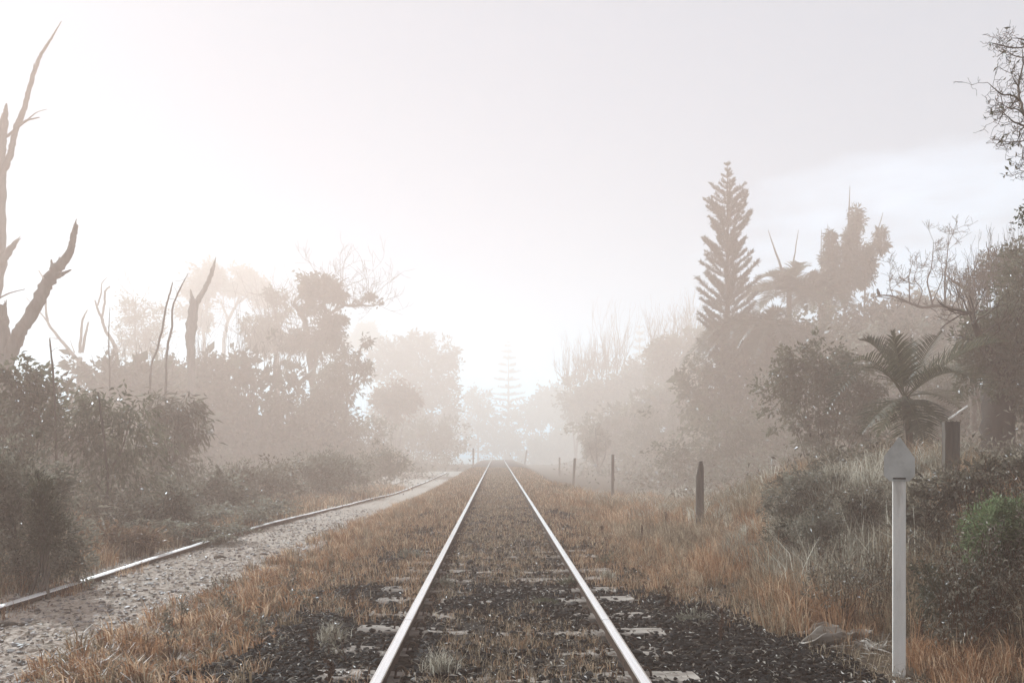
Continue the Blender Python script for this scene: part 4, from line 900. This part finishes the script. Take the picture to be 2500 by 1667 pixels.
plant('sapling', 'single thin seedling stem with small tuft among the sparkling shrub', 'sapling', 30, Z5([(1415, 655, 12, 16), (1425, 730, 12, 20, .5), (1425, 830, 12, 40, .4)]), 160, (.08, .04), 'leaf_gloss', 8, stems=[S5([(1428, 1150, 3), (1425, 900, 3), (1420, 760, 2), (1415, 650, 1)])])
plant('bush', 'round dark crown of a bush behind the leggy sapling', 'bush', 38, Z5([(1500, 560, 62, 42), (1490, 640, 80, 70), (1480, 760, 100, 120)]), 4600, (.15, .08), 'leaf_dark', 26)
plant('bush', 'broad sparkling bush between timber post and grassy mound', 'bush', 27, Z5([(1720, 820, 110, 100, .8), (1790, 900, 110, 100), (1700, 960, 130, 110), (1820, 1040, 120, 90), (1660, 1090, 150, 70), (1880, 960, 90, 90), (1760, 700, 60, 70, .5)]), 9800, (.085, .038), 'leaf_gloss', 15)
plant('bush', 'small bush swallowed by grass beside the lower path', 'bush', 25, Z5([(1080, 1130, 70, 50), (1150, 1170, 90, 40), (1010, 1160, 40, 30)]), 1900, (.10, .04), 'leaf_pale', 14)

plant('bush', 'dark leafy bush standing in for the shadowed hollow of the grassy mound', 'bush', 9.2, [(1850, 1240, 66, 56), (1930, 1250, 60, 50), (1800, 1230, 34, 46, .7), (1960, 1200, 50, 34, .6)], 5200, (.05, .018), 'leaf_dark', 22, srad=.008)  # dark leaves added in place of shadow in the hollows of the mound
plant('bush', 'dim leafy scrub along the crest of the grassy mound', 'bush', 10.9, [(1900, 1100, 90, 30), (1990, 1120, 60, 34), (1810, 1120, 50, 26)], 3600, (.055, .02), 'leaf_brown', 20, srad=.008)
plant('bush', 'hazy scrub slope between timber post and palms', 'bush', 20, [(1650, 1040, 110, 50), (1760, 1020, 110, 60), (1560, 1060, 90, 44), (1860, 1010, 90, 60), (1680, 980, 100, 50)], 7600, (.09, .042), 'leaf', 20)
plant('bush', 'leafy scrub on the slope between timber post and bank', 'bush', 19, [(1700, 1090, 80, 44), (1790, 1070, 80, 50), (1630, 1110, 60, 30), (1850, 1050, 60, 44)], 5200, (.075, .03), 'leaf_gloss', 18, srad=.008)
plant('bush', 'twiggy sunlit scrub at the foot of the sparkling broad leaved bush', 'bush', 13.5, [(1760, 1120, 70, 34), (1830, 1090, 70, 34), (1890, 1060, 60, 30)], 3600, (.06, .022), 'leaf_pale', 18, srad=.008)
plant('bush', 'rounded pale sunlit shrub on top of the grassy mound', 'bush', 9.7, [(1870, 1110, 80, 40), (1820, 1140, 60, 36), (1920, 1130, 60, 36), (1780, 1170, 40, 26)], 6500, (.040, .016), 'leaf_pale', 26, srad=.006)
plant('bush', 'rounded tangled shrub between the grassy mound and marker', 'bush', 8.6, [(1985, 1160, 60, 46), (2020, 1200, 44, 50), (1950, 1190, 40, 40)], 5000, (.038, .015), 'leaf_brown', 26, srad=.006)
# near bank bushes
plant('bush', 'brown dying bush covering the bank behind the fresh green bush', 'bush', 7.4, [(2180, 1120, 75, 50), (2260, 1090, 80, 45), (2330, 1120, 60, 60), (2150, 1205, 66, 80), (2215, 1240, 80, 70), (2150, 1300, 66, 60), (2300, 1180, 80, 70), (2110, 1170, 36, 60, .7), (2360, 1080, 50, 50), (2350, 1220, 60, 80)], 15000, (.045, .019), 'leaf_brown', 34, big=.05)
plant('bush', 'fresh green feathery bush at the frame edge', 'bush', 6.0, [(2270, 1212, 60, 46), (2322, 1195, 56, 44), (2335, 1260, 44, 46), (2265, 1262, 46, 30, .8), (2240, 1250, 22, 22, .7), (2380, 1230, 50, 70), (2300, 1165, 36, 20, .6)], 8200, (.046, .010), 'leaf_fresh', 26, droop=-.1, up=.2)
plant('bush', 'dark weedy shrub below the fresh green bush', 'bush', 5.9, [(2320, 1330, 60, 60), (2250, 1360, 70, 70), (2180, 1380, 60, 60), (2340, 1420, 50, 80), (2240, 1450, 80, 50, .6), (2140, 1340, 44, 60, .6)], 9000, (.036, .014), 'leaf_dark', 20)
plant('weed', 'grey feathery weed growing out of the dark hollow in the mound', 'weed', 8.3, [(1880, 1195, 36, 34), (1850, 1215, 40, 26), (1900, 1220, 36, 30)], 1700, (.055, .012), 'leaf_pale', 14, crown='foliage', trunk='stem', srad=.006)
weeds = [(1590, 1432, 6.55, 38, 26, 'grey green weed tuft on the dark ballast near the debris'), (1402, 1296, 9.9, 40, 18, 'wide dark green weed beyond the rail in the orange grass'), (945, 1280, 10.4, 30, 18, 'rounded grey weed in the grass outside the rail'),
         (1017, 1352, 8.2, 26, 22, 'soft grey weed leaning on the inside of the rail'), (1306, 1352, 8.3, 16, 24, 'dark narrow weed between sleepers inside the rail'), (1250, 1395, 7.3, 20, 14, 'small dull weed in the middle of the track')]
for u, v, d, ru, rv, lab in weeds:
    plant('weed', lab, 'weed', d, [(u, v, ru, rv), (u+ru*.4, v+rv*.4, ru*.7, rv*.6), (u-ru*.4, v+rv*.3, ru*.6, rv*.7)], 1500, (.038, .010), 'leaf_pale' if 'grey' in lab or 'soft' in lab else 'leaf', 14, crown='foliage', trunk='stem', srad=.004, droop=-.4)
for u, d, s, lab in [(760, 5.85, .19, 'spiky grass tussock among ballast outside the rail'), (1010, 5.0, .2, 'straggly grass tuft at the inside of the rail'), (280, 5.3, .15, 'dark grass tuft at the corner of the path'), (1395, 8.6, .16, 'thin grass tuft by the rail below the dark weed')]:
    x = (u-U0)*d/F; loc = np.array([x, d, float(zg(x, d))]); mb = MB(); k = 260
    blades(mb, x+rng.normal(size=k)*s*.22, d+rng.normal(size=k)*s*.22, rng.uniform(.5, 1.15, k)*s, .0048, .7)
    tag(mb.build('grass_tussock', M['palegrass'], None, loc), lab, 'grass tuft')
# dry dock stems
docks = [(812, 1345, 1412, 'tall rusty dock stem standing before the ballast edge'), (716, 1442, 1505, 'short thick rusty stem beside the spiky tussock'), (760, 1515, 1575, 'dark leafy stem at the frame bottom outside the rail'), (1655, 1395, 1470, 'dark thin dead stem by the grey green weed'),
         (1530, 1345, 1402, 'dark dead stem rising where ballast meets grass'), (1382, 1206, 1232, 'small dark dock head in the far orange grass'), (1475, 1206, 1245, 'pair of dark dock heads nearer the timber post'), (1668, 1175, 1205, 'dark dock head just beside the timber post'), (2122, 1290, 1385, 'thick dark dead stalk behind the pointed marker post'), (2300, 1380, 1480, 'tall dead stalk below the fresh green bush')]
for u, v0, v1, lab in docks:
    x = None; d = 1.47*F/(v1-V0) if u < 2100 else 6.0
    for it in range(4):
        x = (u-U0)*d/F; z = float(zg(x, d)); d = (CAMZ-z)*F/(v1-V0) if u < 2100 else 6.0
    loc = np.array([x, d, z]); h = (v1-v0)*d/F; root = thing('dock_stem', lab, 'dead weed', loc, 'dry dock stems'); mb = MB()
    P = np.array([[0, 0, -.03], [.01*rng.normal(), 0, h*.4], [.015*rng.normal(), 0, h*.75], [.02*rng.normal(), .0, h]]); P = spline(P, 4)
    tube(mb, P, np.linspace(.008, .004, len(P)), 6, .2)
    mb.build('stem', M['stem_rust'], root)
    lf = MB(); k = 170; t = rng.random(k); q = np.stack([np.interp(t*h, P[:, 2], P[:, 0])+rng.normal(size=k)*.007, rng.normal(size=k)*.007, .12*h+t*h*.86], 1)
    leaves(lf, q, .022, .011, None, -.6, .3, rng.random(k)*.4); lf.build('seed_head', M['stem_rust'], root)
# dead stalk thicket, bottom corner
def stalks(label, u0, u1, d0, d1, n, h):
    xs = rng.uniform(u0, u1, n); ds = rng.uniform(d0, d1, n); X = (xs-U0)*ds/F; loc = np.array([X.mean(), ds.mean(), float(zg(X.mean(), ds.mean()))])
    root = thing('dead_weeds', label, 'dead weeds', loc); mb = MB(); lf = MB()
    for x, y in zip(X, ds):
        tips = []; p = np.array([x, y, float(zg(x, y))-.02])
        twigs(mb, p, (rng.normal()*.22, rng.normal()*.22, 1), h*rng.uniform(.5, 1.2), .005, 2, .5, .5, (1, 3), .12, tips, .0016, 3)
        if tips:
            tp = np.array(tips); tp = np.repeat(tp, 4, 0)+rng.normal(size=(len(tp)*4, 3))*.022; leaves(lf, tp, .034, .013, None, .3, .3)
    mb.build('stalks', M['stem_rust'], root, loc); lf.build('leaves', M['leaf_brown'], root, loc)
stalks('tangle of brown dead stalks in front of the fresh green bush', 2140, 2440, 5.35, 6.4, 140, .46)
stalks('sparse dead weed stalks between the mound and pointed marker', 1850, 2040, 6.2, 7.4, 40, .32)
stalks('dead stalks poking from the grass along the gravel path', 380, 800, 5.2, 8.5, 26, .16)

# overhanging branch at the upper right corner
def overhang():
    d = 6.6; px = lambda P: [(2044+.326*x, .336*y, w) for x, y, w in P]
    loc = np.array([at(2700, 900, d)[0], d, 0]); loc[2] = float(zg(loc[0], d))
    root = thing('overhanging_tree', 'twiggy sparse leaved branch reaching in at the top corner of the sky', 'tree', loc)
    mb = MB(); limb(mb, [(2700, 1200, 60), (2690, 800, 52), (2600, 480, 40), (2500, 370, 30)], d); mb.build('trunk', M['bark'], root, loc, True)
    mb = MB(); tips = []
    limbs = [[(1420, 1100, 24), (1200, 1000, 14), (1060, 905, 9), (985, 855, 7), (950, 790, 6.5), (915, 690, 6), (905, 590, 5), (920, 520, 4), (940, 430, 3), (932, 340, 1.5)],
             [(1200, 1000, 10), (1060, 890, 5), (980, 870, 5), (900, 845, 4), (850, 818, 2.5), (800, 770, 1.5), (752, 735, .8)], [(915, 690, 5), (860, 650, 4), (790, 648, 3.5), (740, 610, 2.5), (688, 565, 1)],
             [(1200, 1000, 10), (1120, 500, 8), (1060, 340, 5), (985, 295, 4), (925, 268, 3), (862, 262, 1)], [(1000, 305, 3), (900, 330, 3), (780, 310, 2.5), (704, 292, 1.5)], [(1060, 340, 4), (960, 390, 3), (880, 385, 2.5), (825, 350, 1)],
             [(1060, 905, 4), (950, 960, 3), (870, 970, 2), (778, 970, .8)], [(950, 790, 4), (900, 750, 3), (840, 740, 2), (770, 700, 1)], [(985, 855, 3), (920, 890, 3), (900, 960, 2), (846, 1012, 1)], [(1060, 960, 3), (950, 1000, 2), (940, 1090, 1.5), (1000, 1105, 1)],
             [(905, 590, 3), (870, 540, 2), (846, 470, .8)], [(1100, 1150, 3), (980, 1160, 2), (930, 1185, 1)], [(1150, 600, 5), (980, 580, 3), (955, 600, 2), (920, 640, 1)], [(780, 650, 2), (800, 760, 1.5), (760, 850, .8)]]
    for k, l_ in enumerate(limbs):
        A = limb(mb, px(l_), d, 6, .1, dy=.12)
        for j in range(9 if k else 12):
            i = rng.integers(len(A)//3, len(A))
            if A[i, 0] > at(2420, 300, d)[0]: continue
            dv = rng.normal(size=3); dv[0] -= .5; twigs(mb, A[i, :3], dv, rng.uniform(.07, .15), max(.0022, A[i, 3]*.5), 2, .7, .15, (1, 3), .3, tips, .0014, 4)
    mb.build('branch', M['twig'], root, loc, True)
    tp = np.array(tips); tp = tp[rng.random(len(tp)) < .09]; lf = MB(); leaves(lf, tp, .045, .017, None, .2, .3); lf.build('leaves', M['leaf'], root, loc)
    c = np.array([at(2349, 492, d), at(2344, 500, d), at(2352, 480, d), at(2362, 500, d)]); c = np.repeat(c, 26, 0)+rng.normal(size=(104, 3))*[.028, .04, .045]
    lf = MB(); leaves(lf, c, .04, .016, None, 0, .3); limb(lf, [(2602, 490, 12), (2540, 470, 8), (2480, 470, 5), (2400, 480, 4), (2352, 492, 2), (2340, 505, 1)], d); lf.build('leaf_spray', M['leaf'], root, loc)
overhang()

# ------------------------------------------------------------------ posts, marker, debris
def box(mb, c, s, mi=0, rot=0):
    x, y, z = np.array(s)/2; V = np.array([(-x, -y, -z), (x, -y, -z), (x, y, -z), (-x, y, -z), (-x, -y, z), (x, -y, z), (x, y, z), (-x, y, z)])
    if rot: V = V@np.array([[math.cos(rot), math.sin(rot), 0], [-math.sin(rot), math.cos(rot), 0], [0, 0, 1]])
    mb.add(V+np.array(c), [(3, 2, 1, 0), (4, 5, 6, 7), (0, 1, 5, 4), (1, 2, 6, 5), (2, 3, 7, 6), (3, 0, 4, 7)], None, mi)
def bev(o, w=.006, seg=2):
    b = o.modifiers.new('edges', 'BEVEL'); b.width = w; b.segments = seg; b.limit_method = 'ANGLE'; return o
d = 5.26; x = at(2065, 1535, d)[0]; g = np.array([x, d, float(zg(x, d))]); px = d/F
mk = thing('marker_post', 'pale post topped with a grey pointed arrowhead board', 'marker post', g); mk.rotation_euler = (0, 0, -.43)
zt = at(0, 1098, d)[2]-g[2]; mb = MB(); box(mb, (0, .006, zt/2-.15), (27*px, 26*px, zt+.3)); bev(mb.build('post', M['signpost'], mk), .007)
def board():
    mb = MB(); hw = 30.5*px; z0 = zt-.002; pts = [(-hw*.62, z0-.012), (-hw, z0+.022), (-hw, z0+50*px), (-.004, z0+93*px), (.004, z0+93*px), (hw, z0+46*px), (hw, z0+.022), (hw*.62, z0-.012)]
    n_ = len(pts); V = [(p[0], -.040, p[1]) for p in pts]+[(p[0], -.012, p[1]) for p in pts]
    Q = [(j, n_+j, n_+(j+1) % n_, (j+1) % n_) for j in range(n_)]
    for o_, fl in ((0, 1), (n_, -1)):
        q = [(o_+0, o_+1, o_+6, o_+7), (o_+1, o_+2, o_+5, o_+6), (o_+2, o_+3, o_+4, o_+5)]; Q += q if fl < 0 else [t[::-1] for t in q]
    mb.add(V, Q); return mb
bo = bev(board().build('arrow_board', M['sign'], mk), .004)
mb = MB(); box(mb, (0, -.0405, zt+.001), (26*px, .010, .009)); mb.build('slot', M['dark'], mk)

def tpost(label, d, u0, u1, vt, vb, name='timber_post', point=True, m='post', lean=0, group=None, wire=False, flat=False):
    u = (u0+u1)/2; x = at(u, 0, d)[0]; zb = float(zg(x, d)); g = np.array([x, d, zb]); w = (u1-u0)*d/F; zt = at(0, vt, d)[2]-zb
    root = thing(name, label, 'post', g, group); mb = MB(); nz = 9
    prof = [(z, 1) for z in np.linspace(-.2, zt-(.34*w/.14*.0 if flat else .30), nz)]
    if point: prof = [(z, 1) for z in np.linspace(-.2, zt-1.25*w*1.6, nz)]+[(zt-.8*w, .72), (zt, .45)]
    else: prof = [(z, 1) for z in np.linspace(-.2, zt, nz)]
    V = []; sides = 8
    for z, f in prof:
        for k in range(sides):
            a = (k+.5)/sides*6.283; sq = 1/max(abs(math.cos(a)), abs(math.sin(a)))
            V.append((w*.5*f*math.cos(a)*sq*.94*(1+rng.normal()*.03)+(lean*z) + (0.12*w if f < 1 else 0), w*.5*max(f, .6)*math.sin(a)*sq*.94, z+rng.normal()*.004))
    Q = [(i*sides+k, i*sides+(k+1) % sides, (i+1)*sides+(k+1) % sides, (i+1)*sides+k) for i in range(len(prof)-1) for k in range(sides)]
    b = (len(prof)-1)*sides; Q += [(b, b+1, b+2, b+3), (b, b+3, b+4, b+7), (b+4, b+5, b+6, b+7)]
    mb.add(V, Q); mb.build('post', M[m], root)
    if wire:
        mb = MB()
        for k in range(3): tube(mb, [(w*.5+lean*zt, -.01, zt-.06-.07*k), (w*.5+.05+lean*zt, -.03, zt-.08-.07*k), (w*.45+lean*zt, .03, zt-.1-.07*k)], [.012, .014, .01], 5)
        mb.build('insulator', M['signpost'], root)
    return root
tpost('weathered timber post with notched top in the orange grass', 14.2, 1598, 1616.5, 1059, 1210)
tpost('dark squared stump post on the bank behind the marker', 8.6, 2166, 2202, 969, 1095, 'stump_post', False)
tpost('slim fence post with pale insulators beside the slender young tree', 30, 1403, 1410, 1043, 1130, 'fence_post', False, 'deadwood', .01, 'slim fence posts along the lower path', True)
tpost('leaning slim fence post left of the slender young tree'.replace('left of', 'between rails and'), 40, 1313, 1319, 1052, 1112, 'fence_post', False, 'deadwood', .06, 'slim fence posts along the lower path', True)
tpost('short faint fence post nearest the hazy bush', 62, 1283, 1287, 1050, 1075, 'fence_post', False, 'deadwood', .0, 'slim fence posts along the lower path', True)
tpost('dark stubby peg on the shoulder of the track bed', 42, 1279, 1284, 1107, 1120, 'peg', False)
tpost('small dark upright post beside the siding in the haze', 72, 1085, 1089, 1029, 1056, 'line_post', False, 'deadwood')
tpost('faint leaning post near the end of the rails', 92, 1203, 1207, 1034, 1056, 'line_post', False, 'deadwood', .15)
d = 9.3; mb = MB(); limb(mb, [(2178, 962, 5), (2196, 950, 5), (2222, 932, 5)], d, 6, .1, dy=.02)
o = tag(mb.build('broken_stick', M['signpost'], None, at(2200, 950, d)), 'pale broken stick slanting above the dark stump post', 'stick')
tube_mb = MB()
# fallen palm sheaths
def sheath(label, u, v, d, L_, wd, yaw, curl, lift, m='sheath', name='palm_sheath'):
    x = at(u, v, d)[0]; z0 = float(zg(x, d)); nx, ny = 16, 9; V = []
    sd_ = random.uniform(0, 9)
    for i in range(nx):
        t = i/(nx-1); w = wd*(math.sin(math.pi*(.12+.83*t))**.7)
        for j in range(ny):
            s = j/(ny-1)*2-1
            xx = (t-.5)*L_; yy = s*w*.5*math.cos(curl*s*.5); zz = abs(s)**1.3*w*.42*math.sin(curl*.6)*(.4+t)+lift*t*t*L_+.012+.022*math.sin(t*7+s*2.6+sd_)+.008*math.sin(t*21+s*5)
            V.append((xx*math.cos(yaw)-yy*math.sin(yaw), xx*math.sin(yaw)+yy*math.cos(yaw), zz))
    mb = MB(); mb.add(V, [(i*ny+j, i*ny+j+1, (i+1)*ny+j+1, (i+1)*ny+j) for i in range(nx-1) for j in range(ny-1)])
    o = mb.build(name, M[m], None, np.zeros(3), True); so = o.modifiers.new('thickness', 'SOLIDIFY'); so.thickness = .006
    o.location = (x, d, z0); tag(o, label, 'palm debris', 'fallen palm sheaths beside the ballast')
sheath('folded dry palm sheath lying on the ballast edge', 1905, 1450, 6.05, .52, .26, .3, 1.9, .05)
sheath('curled dry palm sheath behind the folded one', 1880, 1428, 6.35, .34, .16, .1, 2.2, .12)
sheath('small bent dry sheath nearest the marker post', 1965, 1425, 6.25, .26, .10, -.1, 2.0, .15)
sheath('narrow pale sheath strip pointing at the marker post', 1990, 1462, 5.95, .34, .07, -.6, 1.2, .05)
mb = MB(); n = 90; x0 = at(2000, 0, 5.95)[0]; X = x0+rng.normal(size=n)*.16; Y = 5.95+rng.normal(size=n)*.14
leaves(mb, np.stack([X, Y, zg(X, Y)+rng.uniform(.01, .06, n)], 1), rng.uniform(.08, .24, n), rng.uniform(.008, .02, n), rng.normal(size=(n, 3))*[1.5, 1.5, .2], 0, 4)
tag(mb.build('frond_scraps', M['litter'], None, np.array([x0, 5.95, 0.])), 'heap of pale torn palm frond strips beside the marker post foot', 'palm debris')
for u, v, L_, lab in [(505, 1282, .16, 'short dark stick lying on the gravel path'), (607, 1275, .12, 'rounded dark wood chunk further along the gravel path'), (22, 1438, .22, 'dark stick at the frame edge of the gravel path')]:
    d = 1.52*F/(v-V0); x = at(u, v, d)[0]; d = (CAMZ-float(zg(x, d))-.02)*F/(v-V0); x = at(u, v, d)[0]; z = float(zg(x, d))+.03; mb = MB()
    P = spline(np.array([[-L_/2, 0, 0], [0, .01, .012], [L_/2, .02, 0]]), 4); tube(mb, P, np.linspace(.022, .012, len(P)), 7, .3)
    o = mb.build('stick', M['bark'], None, np.zeros(3)); o.location = (x, d, z); tag(o, lab, 'stick')

# ------------------------------------------------------------------ haze
hm = bpy.data.materials.new('haze_air'); hm.use_nodes = True; hn = hm.node_tree; hn.nodes.clear()
ho = hn.nodes.new('ShaderNodeOutputMaterial'); hv = hn.nodes.new('ShaderNodeVolumePrincipled')
hv.inputs['Density'].default_value = HAZE_DENSITY; hv.inputs['Color'].default_value = HAZE_COLOR
hv.inputs['Absorption Color'].default_value = (1, 1, 1, 1); hv.inputs['Anisotropy'].default_value = HAZE_G
hn.links.new(hv.outputs[0], ho.inputs['Volume'])
mb = MB(); X0, X1, Y0, Y1, Z0, Z1 = -420, 420, -40, 520, -6, 28.5
mb.add([(X0, Y0, Z0), (X1, Y0, Z0), (X1, Y1, Z0), (X0, Y1, Z0), (X0, Y0, Z1), (X1, Y0, Z1), (X1, Y1, Z1), (X0, Y1, Z1)],
       [(3, 2, 1, 0), (4, 5, 6, 7), (0, 1, 5, 4), (1, 2, 6, 5), (2, 3, 7, 6), (3, 0, 4, 7)])
tag(mb.build('haze', hm), 'pale morning haze filling the air over the track', 'haze', kind='stuff')
